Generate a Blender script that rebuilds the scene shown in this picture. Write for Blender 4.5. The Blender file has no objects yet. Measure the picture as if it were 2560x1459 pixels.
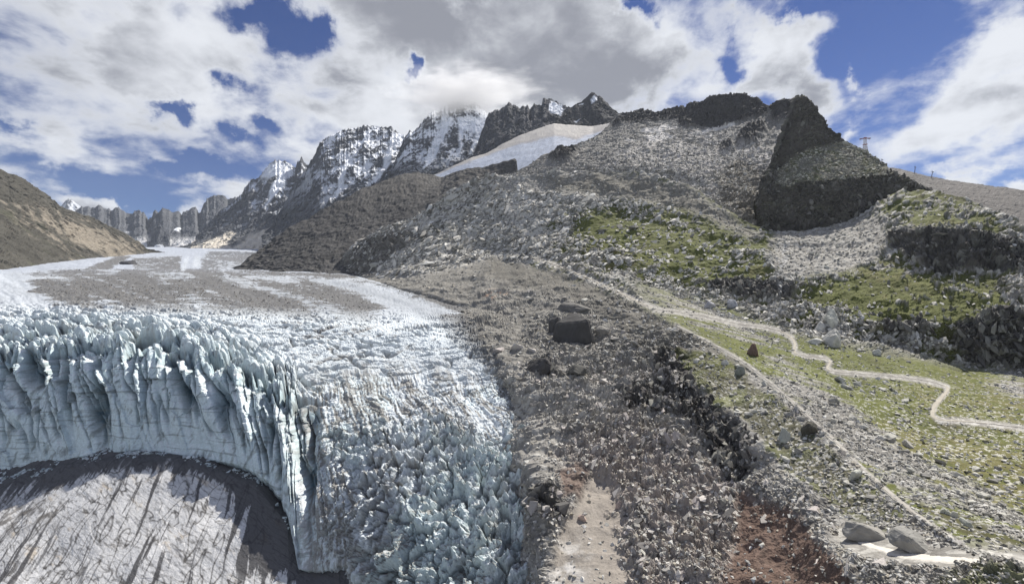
import bpy, math, random
import numpy as np
from concurrent.futures import ThreadPoolExecutor
POOL = ThreadPoolExecutor(4)

# ------------------------------------------------------------------ camera, sky, sun
sc = bpy.context.scene
F = 1074.0                      # focal length in photo pixels (2560 wide)
CU, CV = 1280.0, 729.5
cam_d = bpy.data.cameras.new("camera")
cam = bpy.data.objects.new("camera", cam_d)
sc.collection.objects.link(cam)
cam_d.sensor_width = 36.0
cam_d.lens = 36.0 * F / 2560.0
cam_d.clip_start = 0.5
cam_d.clip_end = 60000.0
cam.location = (0, 0, 0)
cam.rotation_euler = (math.radians(90), 0, 0)
sc.camera = cam

SUN_AZ, SUN_EL = 42.0, 50.0     # degrees right of the view direction (+Y), elevation
sun_d = bpy.data.lights.new("sun", 'SUN')
sun_d.energy = 5.0
sun_d.angle = math.radians(0.5)
sun_d.color = (1.0, 0.95, 0.87)
sun = bpy.data.objects.new("sun", sun_d)
sc.collection.objects.link(sun)
sun.rotation_euler = (math.radians(90 - SUN_EL), 0, math.radians(180 - SUN_AZ))
sc.view_settings.view_transform = 'Standard'
sc.view_settings.look = 'None'
sc.view_settings.exposure = 0.5
sc.view_settings.gamma = 1.0
sc.cycles.max_bounces = 5
sc.cycles.diffuse_bounces = 2
sc.cycles.transparent_max_bounces = 8
sc.cycles.volume_bounces = 2

def azel(u, v):
    x, z = (u - CU) / F, (CV - v) / F
    return math.atan2(x, 1.0), math.atan2(z, math.hypot(x, 1.0))

class NT:
    """small node tree writer"""
    def __init__(self, tree):
        self.t = tree
        tree.nodes.clear()
    def n(self, kind, **kw):
        nd = self.t.nodes.new(kind)
        for k, v in kw.items():
            setattr(nd, k, v)
        return nd
    def l(self, a, b):
        self.t.links.new(a, b)
    def put(self, sock, val):
        if isinstance(val, bpy.types.NodeSocket):
            self.l(val, sock)
        else:
            sock.default_value = val
    def math(self, op, a, b=None, c=None, clamp=False):
        nd = self.n('ShaderNodeMath', operation=op, use_clamp=clamp)
        self.put(nd.inputs[0], a)
        if b is not None: self.put(nd.inputs[1], b)
        if c is not None: self.put(nd.inputs[2], c)
        return nd.outputs[0]
    def vmath(self, op, a, b=None, scale=None):
        nd = self.n('ShaderNodeVectorMath', operation=op)
        self.put(nd.inputs[0], a)
        if b is not None: self.put(nd.inputs[1], b)
        if scale is not None: self.put(nd.inputs['Scale'], scale)
        return nd.outputs[0]
    def noise(self, vec, scale, detail=4.0, rough=0.55, dist=0.0, lac=2.0):
        nd = self.n('ShaderNodeTexNoise')
        if vec is not None: self.l(vec, nd.inputs['Vector'])
        nd.inputs['Scale'].default_value = scale
        nd.inputs['Detail'].default_value = detail
        nd.inputs['Roughness'].default_value = rough
        nd.inputs['Distortion'].default_value = dist
        nd.inputs['Lacunarity'].default_value = lac
        return nd.outputs['Fac']
    def step(self, x, a, b, lo=0.0, hi=1.0):
        nd = self.n('ShaderNodeMapRange', interpolation_type='SMOOTHSTEP')
        self.put(nd.inputs[0], x)
        for i, val in enumerate((a, b, lo, hi)):
            self.put(nd.inputs[i + 1], val)
        return nd.outputs[0]
    def mix(self, fac, a, b, blend='MIX'):
        nd = self.n('ShaderNodeMix', data_type='RGBA', blend_type=blend)
        self.put(nd.inputs[0], fac)
        self.put(nd.inputs[6], a)
        self.put(nd.inputs[7], b)
        return nd.outputs[2]

def rgb(r, g, b):
    """sRGB 0-255 -> linear"""
    o = []
    for c in (r, g, b):
        c = c / 255.0
        o.append(c / 12.92 if c <= 0.04045 else ((c + 0.055) / 1.055) ** 2.4)
    return (o[0], o[1], o[2], 1.0)

# sky: Nishita blue with a cloud layer laid out in azimuth / elevation
world = bpy.data.worlds.new("World")
sc.world = world
world.use_nodes = True
W = NT(world.node_tree)
geo = W.n('ShaderNodeTexCoord').outputs['Generated']
sky = W.n('ShaderNodeTexSky', sky_type='NISHITA')
sky.sun_disc = False
sky.sun_elevation = math.radians(SUN_EL)
sky.sun_rotation = math.radians(SUN_AZ)
sky.altitude = 2300
sky.air_density = 1.0
sky.dust_density = 0.15
sky.ozone_density = 3.0
sep = W.n('ShaderNodeSeparateXYZ'); W.l(geo, sep.inputs[0])
hyp = W.math('SQRT', W.math('ADD', W.math('MULTIPLY', sep.outputs[0], sep.outputs[0]),
                            W.math('MULTIPLY', sep.outputs[1], sep.outputs[1])))
az = W.math('ARCTAN2', sep.outputs[0], sep.outputs[1])
el = W.math('ARCTAN2', sep.outputs[2], hyp)
cmb = W.n('ShaderNodeCombineXYZ'); W.l(az, cmb.inputs[0]); W.l(el, cmb.inputs[1])
ae = cmb.outputs[0]
# domain warp so that no blob keeps an oval outline
nz = W.n('ShaderNodeTexNoise'); W.l(ae, nz.inputs['Vector'])
nz.inputs['Scale'].default_value = 7.0; nz.inputs['Detail'].default_value = 6.0
nz.inputs['Roughness'].default_value = 0.6
warp = W.vmath('SCALE', W.vmath('SUBTRACT', nz.outputs['Color'], (0.5, 0.5, 0.5)), scale=0.20)
aew = W.vmath('ADD', ae, warp)

def blob(vec, u, v, ru, rv, ang=0.0):
    a0, e0 = azel(u, v)
    k = math.cos(math.radians(0)) / F
    mp = W.n('ShaderNodeMapping', vector_type='TEXTURE')
    W.l(vec, mp.inputs['Vector'])
    c2 = math.cos(a0) ** 2
    mp.inputs['Location'].default_value = (a0, e0, 0)
    mp.inputs['Rotation'].default_value = (0, 0, math.radians(ang))
    mp.inputs['Scale'].default_value = (ru / F * c2, rv / F * math.cos(a0), 1)
    g = W.n('ShaderNodeTexGradient', gradient_type='QUADRATIC_SPHERE')
    W.l(mp.outputs[0], g.inputs[0])
    return g.outputs['Fac']

def blobs(vec, lst, start):
    acc = start
    for (u, v, ru, rv, ang, amp) in lst:
        acc = W.math('MULTIPLY_ADD', blob(vec, u, v, ru, rv, ang), amp, acc)
    return acc

def planar(k):
    s = W.math('ADD', sep.outputs[2], k)
    nd = W.n('ShaderNodeVectorMath', operation='DIVIDE')
    W.l(geo, nd.inputs[0])
    cc = W.n('ShaderNodeCombineXYZ')
    for i in range(3): W.l(s, cc.inputs[i])
    W.l(cc.outputs[0], nd.inputs[1])
    return nd.outputs[0]
pl = planar(0.28)
n1 = W.noise(pl, 2.6, 8.0, 0.56, 0.3)
n2 = W.noise(W.vmath('ADD', pl, (3.1, 1.7, 0.4)), 7.0, 6.0, 0.58, 0.2)
n3 = W.noise(W.vmath('ADD', pl, (7.1, 2.7, 5.4)), 3.4, 5.0, 0.5, 0.2)

COVER = [  # clouds (+) and blue gaps (-): u, v, ru, rv, angle, amount
    (300, 60, 900, 420, 0, 0.9), (900, 60, 900, 430, 0, 0.9), (1350, 100, 620, 380, 0, 1.1),
    (650, 300, 500, 220, -15, 0.7), (1600, 130, 330, 260, 0, 1.1), (1010, 280, 420, 200, 0, 0.8),
    (100, 330, 400, 190, 10, 0.7),
    (735, 90, 130, 110, 0, -2.1), (655, 15, 110, 60, 20, -1.5), (800, 75, 80, 70, 0, -0.9), (560, 180, 70, 60, 0, -1.1),
    (390, 235, 170, 50, -25, -1.6), (460, 265, 80, 60, 0, -1.0), (655, 300, 70, 45, 0, -1.2), (600, 340, 70, 30, 0, -0.7),
    (1052, 155, 32, 32, 0, -1.5),
    (480, 425, 150, 40, -5, -1.3), (300, 470, 260, 90, -10, -1.25), (200, 430, 260, 50, -8, -0.9), (20, 330, 120, 50, 0, -0.8),
    (1985, 130, 170, 170, 40, 1.25), (1890, 215, 110, 90, 0, 1.0), (1840, 60, 70, 70, 0, 0.55), (2030, 230, 170, 80, 0, 0.7),
    (1590, 0, 60, 45, 0, -1.2), (1835, 165, 60, 100, 20, -1.0),
    (2165, 195, 65, 45, 15, 0.8), (2100, 297, 90, 42, 5, 0.75),
    (2470, 190, 300, 190, 42, 1.25), (2540, 60, 190, 130, 40, 1.1), (2350, 300, 210, 70, 20, 0.6), (2480, 290, 260, 90, 15, 0.6),
    (2450, 395, 190, 36, 8, 0.62), (2390, 440, 80, 40, 0, 1.15), (2530, 455, 130, 45, 0, 1.2), (2250, 380, 330, 80, 10, 0.30),
    (190, 500, 160, 60, -20, 0.95), (280, 515, 110, 50, -15, 1.1), (430, 525, 200, 40, 5, 1.0), (600, 480, 120, 60, 0, 0.9),
    (2140, 90, 210, 260, 0, -0.9), (2250, 30, 160, 140, 40, -0.7), (2000, 20, 260, 60, 0, -1.0),
]
behind = W.step(sep.outputs[1], 0.25, -0.35)  # unseen cloud cover added behind the camera to raise and neutralise fill light
cov = blobs(aew, COVER, W.math('MULTIPLY', behind, 0.22))
cov = W.math('MULTIPLY_ADD', W.math('SUBTRACT', n1, 0.5), 2.3, cov)
cov = W.math('MULTIPLY_ADD', W.math('SUBTRACT', n2, 0.5), 1.5, cov)
alpha = W.step(cov, -0.12, 0.70)
# thickness: grey hearts of the clouds
THICK = [
    (1620, 190, 230, 150, 10, 1.0), (1500, 110, 300, 160, 0, 0.5), (1150, 40, 420, 170, 0, 0.62), (1250, 240, 240, 110, 0, 0.75),
    (110, 190, 380, 170, 0, 0.62), (560, 160, 260, 90, 0, 0.3), (830, 185, 140, 90, 0, 0.6), (1080, 250, 260, 90, 0, 0.2),
    (300, 30, 300, 80, 0, 0.25), (700, 380, 260, 80, 0, 0.25), (60, 360, 260, 90, 0, 0.35),
    (1980, 190, 100, 110, 40, 0.45), (2520, 190, 170, 110, 40, 0.5), (1500, 220, 300, 90, 0, 0.4),
]
thick = blobs(aew, THICK, 0.13)
thick = W.math('MULTIPLY_ADD', W.math('SUBTRACT', n3, 0.42), 1.7, thick)
thick = W.math('MULTIPLY_ADD', W.math('SUBTRACT', n2, 0.5), 1.3, thick)
edge = W.step(cov, 0.25, 0.95)
gloom = W.math('MULTIPLY', W.step(thick, -0.05, 0.95), edge)
ccol = W.mix(gloom, rgb(236, 239, 245), rgb(146, 149, 159))
# warm/cool skylight on the clouds
bg1 = W.n('ShaderNodeBackground'); bg2 = W.n('ShaderNodeBackground')
hs = W.n('ShaderNodeHueSaturation'); W.l(sky.outputs[0], hs.inputs['Color'])
hs.inputs['Hue'].default_value = 0.518
hs.inputs['Value'].default_value = 0.88
hs.inputs['Saturation'].default_value = 1.3
W.l(hs.outputs[0], bg1.inputs['Color']); bg1.inputs['Strength'].default_value = 0.058
W.l(ccol, bg2.inputs['Color']); bg2.inputs['Strength'].default_value = 0.68
mx = W.n('ShaderNodeMixShader')
W.l(alpha, mx.inputs[0]); W.l(bg1.outputs[0], mx.inputs[1]); W.l(bg2.outputs[0], mx.inputs[2])
wo = W.n('ShaderNodeOutputWorld'); W.l(mx.outputs[0], wo.inputs['Surface'])
world.cycles.sampling_method = 'MANUAL'
world.cycles.sample_map_resolution = 512

# ------------------------------------------------------------------ noise in numpy
rng = np.random.default_rng(7)
PERM = rng.permutation(4096).astype(np.int32)
RTAB = rng.random((4096, 4)).astype(np.float32)
GTAB = rng.normal(size=(4096, 3)).astype(np.float32)
GTAB /= np.linalg.norm(GTAB, axis=1)[:, None]

def hsh(ix, iy, iz):
    return PERM[(PERM[(PERM[ix & 4095] + iy) & 4095] + iz) & 4095]

def threaded(fn, p):
    n = len(p)
    if n < 60000: return fn(p)
    return np.concatenate(list(POOL.map(fn, [p[i:i + 40000] for i in range(0, n, 40000)])))

def gnoise(p):
    return threaded(gnoise_part, p)

def gnoise_part(p):
    i = np.floor(p).astype(np.int32)
    f = (p - i).astype(np.float32)
    w = f * f * f * (f * (f * 6 - 15) + 10)
    out = np.zeros(len(p), np.float32)
    for dx in (0, 1):
        wx = w[:, 0] if dx else 1 - w[:, 0]
        for dy in (0, 1):
            wy = w[:, 1] if dy else 1 - w[:, 1]
            for dz in (0, 1):
                wz = w[:, 2] if dz else 1 - w[:, 2]
                g = GTAB[hsh(i[:, 0] + dx, i[:, 1] + dy, i[:, 2] + dz)]
                out += wx * wy * wz * (g[:, 0] * (f[:, 0] - dx) + g[:, 1] * (f[:, 1] - dy) + g[:, 2] * (f[:, 2] - dz))
    return out * 1.6

def fbm(P, size, octv=4, gain=0.5, seed=0.0, ridged=False):
    q = (P / size + seed * 17.31).astype(np.float32)
    a, s, out = 1.0, 0.0, np.zeros(len(P), np.float32)
    for o in range(octv):
        n = gnoise(q)
        if ridged: n = 1 - 2 * np.abs(n)
        out += a * n
        s += a
        a *= gain
        q = q * 2.03 + 11.7
    return out / s

def voro(P, size, seed=0.0, jit=0.9):
    """nearest cell: (F1, F2, random rgba of the cell, offset from its centre), cell size 1"""
    q = (P / size + seed * 13.7).astype(np.float32)
    if len(q) > 60000:
        r = list(POOL.map(lambda k: voro_part(k, jit), [q[a:a + 40000] for a in range(0, len(q), 40000)]))
        return tuple(np.concatenate(x) for x in zip(*r))
    return voro_part(q, jit)

def voro_part(q, jit):
    i = np.floor(q).astype(np.int32)
    f = q - i
    n = len(q)
    F1 = np.full(n, 9.0, np.float32); F2 = np.full(n, 9.0, np.float32)
    H = np.zeros(n, np.int32); off = np.zeros((n, 3), np.float32)
    for dx in (-1, 0, 1):
        for dy in (-1, 0, 1):
            for dz in (-1, 0, 1):
                h = hsh(i[:, 0] + dx, i[:, 1] + dy, i[:, 2] + dz)
                r = RTAB[h]
                ox = f[:, 0] - (dx + 0.5 + (r[:, 0] - 0.5) * jit)
                oy = f[:, 1] - (dy + 0.5 + (r[:, 1] - 0.5) * jit)
                oz = f[:, 2] - (dz + 0.5 + (r[:, 2] - 0.5) * jit)
                d = ox * ox + oy * oy + oz * oz
                c = d < F1
                F2 = np.where(c, F1, np.minimum(F2, d))
                F1 = np.where(c, d, F1)
                H = np.where(c, h, H)
                off[c, 0] = ox[c]; off[c, 1] = oy[c]; off[c, 2] = oz[c]
    return np.sqrt(F1), np.sqrt(F2), RTAB[(H * 7 + 3) & 4095], off

def facet(P, size, seed=0.0, tilt=1.0):
    """blocky rock: each cell is a tilted plane with its own level; about -1..1"""
    F1, F2, r, off = voro(P, size, seed)
    t = (r[:, :3] - 0.5) * 2 * tilt
    return (r[:, 3] - 0.5) * 1.0 + (off * t).sum(1), F2 - F1, r

def aniso(P, az, dip, sx, sy, sz):
    """turn and stretch space: x along strike, z across the beds"""
    a, d = math.radians(az), math.radians(dip)
    X = np.array([math.sin(a), math.cos(a), 0.0])
    Y = np.array([math.cos(a) * math.cos(d), -math.sin(a) * math.cos(d), -math.sin(d)])
    Z = np.cross(X, Y)
    return np.stack([P @ X / sx, P @ Y / sy, P @ Z / sz], 1)

def warp3(P, size, amt, seed):
    return P + amt * np.stack([fbm(P, size, 2, 0.5, seed), fbm(P, size, 2, 0.5, seed + 1), fbm(P, size, 2, 0.5, seed + 2)], 1)

def crag(P, size, seed, octv=6, gain=0.6):
    """broken rock: warped ridges with a few flat faces, no even cells; about -1..1"""
    Q = warp3(P, size * 1.2, size * 0.55, seed)
    r = fbm(Q, size, octv, gain, seed + 3, ridged=True)
    f1 = facet(Q, size * 0.42, seed + 4)
    f2 = facet(warp3(P, size * 0.3, size * 0.1, seed + 5), size * 0.15, seed + 6)
    gate = ss(fbm(P, size * 1.7, 2, 0.5, seed + 7), -0.25, 0.35)
    return 0.62 * r + 0.5 * f1[0] * gate + 0.24 * f2[0], f1, f2

def line(P, size, seed, width, octv=3):
    """thin wandering cracks, 1 on the crack"""
    return 1 - ss(np.abs(fbm(P, size, octv, 0.5, seed)), 0.0, width)

def ss(x, a, b):
    t = np.clip((x - a) / (b - a), 0, 1)
    return t * t * (3 - 2 * t)

def mixc(c, d, m):
    d = np.asarray(d, np.float32)
    return c + (d - c) * m[:, None]

# ------------------------------------------------------------------ terrain sheets
class Sheet:
    """A terrain surface given by feature lines (photo u, v and distance) from its foot to its crest."""
    def __init__(self, u0, u1, du, rows, dv=2.0, smooth=2, back=(1.25, 60), push=None):
        self.us = us = np.arange(u0, u1 + du, du)
        V = np.array([np.interp(us, [p[0] for p in r], [p[1] for p in r]) for r in rows])
        D = np.array([1.0 / np.interp(us, [p[0] for p in r], [1.0 / p[2] for p in r]) for r in rows])
        tv, tw = [], []
        for k in range(len(rows) - 1):
            n = int(max(3, np.percentile(np.abs(V[k] - V[k + 1]), 90) / dv))
            t = np.arange(n) / n
            tv.append(V[k] + (V[k + 1] - V[k]) * t[:, None])
            tw.append(1 / D[k] + (1 / D[k + 1] - 1 / D[k]) * t[:, None])
        tv.append(V[-1:]); tw.append(1 / D[-1:])
        v = np.concatenate(tv); w = np.concatenate(tw)
        for _ in range(smooth):
            for a in (v, w):
                a[2:-2] = (a[:-4] + a[1:-3] + a[2:-2] + a[3:-1] + a[4:]) / 5
        for _ in range(2):
            w[:, 2:-2] = (w[:, :-4] + w[:, 1:-3] + w[:, 2:-2] + w[:, 3:-1] + w[:, 4:]) / 5
        d = 1 / w
        u = np.broadcast_to(us, v.shape)
        self.nvis = len(v)
        if push is not None:
            d = d * push(u, v)
        P = self.unproject(u, v, d)
        if back:
            k = 14
            top = P[-1]
            ext = []
            for j in range(1, k + 1):
                q = top.copy()
                s = 1 + (back[0] - 1) * j / k
                q[:, :2] *= s
                q[:, 2] -= back[1] * (j / k) ** 1.3
                ext.append(q)
            P = np.concatenate([P, np.array(ext)])
            u = np.concatenate([u, np.broadcast_to(us, (k, len(us)))])
            v = np.concatenate([v, np.repeat(v[-1:], k, 0)])
        self.shape = P.shape[:2]
        self.P = P.reshape(-1, 3).astype(np.float64)
        self.u = u.reshape(-1).astype(np.float32); self.v = v.reshape(-1).astype(np.float32)
        self.N = self.normals()
        self.N0 = self.N.copy()
        self.dist = self.P[:, 1].astype(np.float32)
        self.P0 = self.P.copy()
        self.col = np.full((len(self.P), 3), 0.2, np.float32)
    @staticmethod
    def unproject(u, v, d):
        return np.stack([(u - CU) / F * d, d * np.ones_like(u), (CV - v) / F * d], -1)
    def normals(self):
        G = self.P.reshape(*self.shape, 3)
        a = np.gradient(G, axis=1); b = np.gradient(G, axis=0)
        n = np.cross(a, b)
        n /= np.linalg.norm(n, axis=2, keepdims=True) + 1e-9
        n = n.reshape(-1, 3)
        flip = (n * self.P).sum(1) > 0
        # all sheets face the camera at their front; keep one orientation
        return -n if flip.mean() > 0.5 else n
    def smooth_normals(self, k=6):
        n = self.N.reshape(*self.shape, 3).copy()
        for _ in range(k):
            n[1:-1] = (n[:-2] + n[1:-1] + n[2:]) / 3
            n[:, 1:-1] = (n[:, :-2] + n[:, 1:-1] + n[:, 2:]) / 3
        n /= np.linalg.norm(n, axis=2, keepdims=True) + 1e-9
        self.N = n.reshape(-1, 3)
    def push_along(self, h, nrm=None):
        self.P = self.P + (self.N if nrm is None else nrm) * np.asarray(h)[:, None]
    def blur(self, h, mask, times=1):
        """drop relief finer than the mesh can carry, where mask is 1"""
        g = h.reshape(self.shape).copy()
        m = mask.reshape(self.shape)
        for _ in range(times):
            b = g.copy()
            b[1:-1] = 0.25 * g[:-2] + 0.5 * g[1:-1] + 0.25 * g[2:]
            c = b.copy()
            c[:, 1:-1] = 0.25 * b[:, :-2] + 0.5 * b[:, 1:-1] + 0.25 * b[:, 2:]
            g = g + (c - g) * m
        return g.reshape(-1)
    def slope(self):
        return np.abs(self.normals()[:, 2]) if False else self.normals()[:, 2]
    def at(self, u, v, lift=0.0):
        """surface point seen at photo pixel (u, v)"""
        G = self.P.reshape(*self.shape, 3)[:self.nvis]
        Vv = self.v.reshape(self.shape)[:self.nvis]
        u = np.atleast_1d(u); v = np.atleast_1d(v)
        out = []
        for a, b in zip(u, v):
            x = (a - self.us[0]) / (self.us[1] - self.us[0])
            i = int(np.clip(x, 0, len(self.us) - 2)); fx = np.clip(x - i, 0, 1)
            res = []
            for c in (i, i + 1):
                colv = Vv[:, c]
                k = int(np.clip(np.argmin(np.abs(colv - b)), 1, len(colv) - 2))
                if abs(colv[k + 1] - b) < abs(colv[k - 1] - b):
                    k0, k1 = k, k + 1
                else:
                    k0, k1 = k - 1, k
                den = colv[k1] - colv[k0]
                t = 0 if abs(den) < 1e-6 else np.clip((b - colv[k0]) / den, 0, 1)
                res.append(G[k0, c] * (1 - t) + G[k1, c] * t)
            out.append(res[0] * (1 - fx) + res[1] * fx)
        o = np.array(out)
        o[:, 2] += lift
        return o
    def build(self, name, mat, label=None, smooth=False, kind='structure'):
        nt, nu = self.shape
        idx = np.arange(nt * nu).reshape(nt, nu)
        q = np.stack([idx[:-1, :-1], idx[:-1, 1:], idx[1:, 1:], idx[1:, :-1]], -1).reshape(-1, 4)
        me = mesh_from(name, self.P, q, smooth)
        set_col(me, self.col)
        o = bpy.data.objects.new(name, me)
        sc.collection.objects.link(o)
        me.materials.append(mat)
        if kind: o['kind'] = kind
        if label: o['label'] = label
        return o

def mesh_from(name, P, q, smooth=False):
    me = bpy.data.meshes.new(name)
    q = np.asarray(q, np.int32); k = q.shape[1]
    me.vertices.add(len(P)); me.vertices.foreach_set('co', np.asarray(P, np.float32).ravel())
    me.loops.add(q.size); me.loops.foreach_set('vertex_index', q.ravel())
    me.polygons.add(len(q))
    me.polygons.foreach_set('loop_start', np.arange(0, q.size, k, dtype=np.int32))
    me.polygons.foreach_set('use_smooth', np.full(len(q), smooth, dtype=bool))
    me.update(calc_edges=True)
    return me

def set_col(me, col):
    at = me.attributes.new('Col', 'FLOAT_COLOR', 'POINT')
    c = np.ones((len(col), 4), np.float32); c[:, :3] = np.clip(col, 0.0, 1.0)
    at.data.foreach_set('color', c.ravel())

def seg_dist(u, v, pts):
    """distance in photo pixels to a polyline"""
    best = np.full(len(u), 1e9, np.float32)
    for (ax, ay), (bx, by) in zip(pts[:-1], pts[1:]):
        dx, dy = bx - ax, by - ay
        t = np.clip(((u - ax) * dx + (v - ay) * dy) / (dx * dx + dy * dy + 1e-9), 0, 1)
        best = np.minimum(best, np.hypot(u - ax - t * dx, v - ay - t * dy))
    return best

def poly(u, v, pts, feather=10.0):
    inside = np.zeros(len(u), bool)
    n = len(pts)
    for k in range(n):
        (x1, y1), (x2, y2) = pts[k], pts[(k + 1) % n]
        if y1 == y2: continue
        c = ((y1 > v) != (y2 > v)) & (u < (x2 - x1) * (v - y1) / (y2 - y1) + x1)
        inside ^= c
    d = seg_dist(u, v, list(pts) + [pts[0]])
    return ss(np.where(inside, d, -d), -feather, feather)

def ell(u, v, cu, cv, ru, rv, ang=0.0):
    a = math.radians(ang)
    x, y = u - cu, v - cv
    p = (x * math.cos(a) - y * math.sin(a)) / ru
    q = (x * math.sin(a) + y * math.cos(a)) / rv
    return np.clip(1 - (p * p + q * q), 0, 1)

def jag(row, amp, seed, step=3.0):
    """break a traced skyline into needles and notches"""
    r = np.random.default_rng(seed)
    uu = np.arange(row[0][0], row[-1][0], step)
    vv = np.interp(uu, [p[0] for p in row], [p[1] for p in row])
    dd = np.interp(uu, [p[0] for p in row], [p[2] for p in row])
    k = r.random(len(uu)) ** 2.2
    vv = vv - amp * k + 0.35 * amp * r.random(len(uu))
    return list(zip(uu, vv, dd)) + [row[-1]]

# ------------------------------------------------------------------ materials
def ground_mat(name, size, bump=0.5, vary=0.5, rough=0.9, spec=0.15, aniso_z=1.0):
    """colour carried by the surface, broken up by grain of the given size in metres"""
    m = bpy.data.materials.new(name); m.use_nodes = True
    T = NT(m.node_tree)
    tc = T.n('ShaderNodeTexCoord').outputs['Object']
    if aniso_z != 1.0:
        mp = T.n('ShaderNodeMapping'); T.l(tc, mp.inputs[0])
        mp.inputs['Scale'].default_value = (1, 1, aniso_z); tc = mp.outputs[0]
    at = T.n('ShaderNodeAttribute', attribute_name='Col').outputs['Color']
    a = T.noise(tc, 1.0 / size, 5.0, 0.65)
    b = T.noise(tc, 0.13 / size, 3.0, 0.55)
    k = T.math('ADD', T.math('MULTIPLY', T.math('SUBTRACT', a, 0.5), 2.2 * vary),
               T.math('MULTIPLY_ADD', T.math('SUBTRACT', b, 0.5), 0.9 * vary, 1.0))
    kk = T.math('MAXIMUM', k, 0.15)
    col = T.vmath('SCALE', at, scale=kk)
    bs = T.n('ShaderNodeBsdfPrincipled')
    T.l(col, bs.inputs['Base Color'])
    bs.inputs['Roughness'].default_value = rough
    bs.inputs['Specular IOR Level'].default_value = spec
    bp = T.n('ShaderNodeBump'); bp.inputs['Strength'].default_value = bump
    bp.inputs['Distance'].default_value = size * 0.6
    T.l(a, bp.inputs['Height']); T.l(bp.outputs[0], bs.inputs['Normal'])
    out = T.n('ShaderNodeOutputMaterial'); T.l(bs.outputs[0], out.inputs['Surface'])
    return m

# ------------------------------------------------------------------ far terrain: cirque, snow mountains
ROCKFAR = np.array([0.085, 0.09, 0.10]); SNOW = np.array([0.80, 0.83, 0.88])

def alpine(S, amp, size, snow_bias, seed, gully=(1.0, 0.35), dark=ROCKFAR, snowline=None):
    """steep rock with ribs and couloirs; snow lies where the face is less steep"""
    P = S.P0
    q = P * np.array([1.0, 0.55, gully[1]])
    qv = warp3(P, size * 1.5, size * 0.35, seed + 8) * np.array([1.0, 0.55, gully[1]])
    rib = fbm(qv, size * 0.9, 6, 0.58, seed, ridged=True)
    blk = fbm(warp3(P, size * 0.6, size * 0.25, seed + 9), size * 0.7, 6, 0.62, seed + 1)
    fine = facet(q, size * 0.2, seed + 2)[0]
    S.push_along(amp * (0.95 * rib + 0.75 * blk + 0.22 * fine), np.tile(np.array([0.15, -0.97, 0.2]), (len(P), 1)))
    n = S.normals()
    lie = 0.33 * n[:, 2] - 0.34 * rib + 0.12 + 0.42 * fbm(warp3(P, size, size * 0.3, seed + 20) * np.array([1, 1, 0.45]), size * 1.0, 5, 0.58, seed + 4) + 0.1 * n[:, 0]
    tone = 1 + 0.35 * fbm(q, size * 0.7, 3, 0.6, seed + 5)
    S.col[:] = dark * tone[:, None]
    return ss(lie - snow_bias, -0.06, 0.12), n

mat_far = ground_mat('far_rock', 22.0, 0.7, 0.35)
mat_mid = ground_mat('mid_rock', 7.0, 0.7, 0.4)
mat_snow = ground_mat('old_snow', 6.0, 0.35, 0.18, 0.7)

# distant white pyramid
S = Sheet(90, 270, 2, [[(90, 640, 7600), (270, 640, 7600)],
    [(90, 560, 8000), (130, 540, 8300), (155, 515, 8500), (166, 503, 8540), (175, 497, 8550), (181, 500, 8550), (188, 506, 8540), (205, 518, 8500), (235, 530, 8400), (270, 560, 8200)]], 2, back=(1.1, 500))
sn, n = alpine(S, 45, 170, 0.10, 3)
S.col = mixc(S.col, SNOW * 0.9, np.clip(sn * 0.9 + 0.25 * (n[:, 0] < 0), 0, 1))
S.build('distant_snow_peak', mat_far, 'small white pyramid peak far away above the left hillside')

S = Sheet(150, 680, 1.6, [[(150, 650, 5000), (680, 650, 4600)],
    [(150, 600, 5500), (330, 612, 5300), (680, 605, 4900)],
    jag([(150, 560, 6300), (205, 518, 6500), (215, 517, 6500), (222, 515, 6480), (232, 522, 6450), (249, 518, 6420), (269, 522, 6400), (279, 528, 6380),
     (290, 521, 6350), (300, 522, 6300), (313, 528, 6280), (328, 540, 6300), (333, 534, 6200), (347, 527, 6150), (360, 532, 6150), (366, 540, 6200), (372, 552, 6300),
     (380, 547, 6250), (387, 532, 6200), (392, 527, 6180), (398, 540, 6200), (401, 536, 6150), (404, 524, 6100), (409, 519, 6080), (421, 527, 6100), (434, 530, 6120),
     (451, 532, 6150), (456, 540, 6180), (461, 530, 6150), (471, 528, 6150), (481, 524, 6150), (488, 519, 6120), (496, 527, 6150), (501, 540, 6200), (508, 515, 6300), (522, 498, 6400),
     (535, 490, 6420), (552, 488, 6400), (565, 491, 6350), (572, 502, 6350), (580, 499, 6300), (586, 495, 6300), (598, 500, 6250), (620, 520, 6200), (680, 560, 6000)], 6.5, 1, 4.3)],
    1.6, smooth=1, back=(1.08, 500))
sn, n = alpine(S, 40, 230, 0.52, 8, gully=(1.0, 0.34), dark=np.array([0.10, 0.105, 0.115]))
foot = ss(S.v + 7 * fbm(S.P0, 160, 3, 0.6, 1), 590, 606)
tower = ell(S.u, S.v, 398, 596, 30, 42) > 0
S.col = mixc(S.col, SNOW * 0.92, np.clip(sn * 0.8 + ss(S.u, 520, 560) * sn * 0.6, 0, 1))
S.col = mixc(S.col, np.array([0.60, 0.60, 0.60]), foot * (1 - 0.9 * tower))
S.col = mixc(S.col, SNOW, (ell(S.u + 6 * fbm(S.P0, 60, 3, 0.6, 5), S.v + 5 * fbm(S.P0, 60, 3, 0.6, 6), 447, 574, 8, 5) > 0) * 0.9)
S.build('cirque_wall', mat_far, 'dark jagged rock wall closing the head of the glacier')

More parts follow.
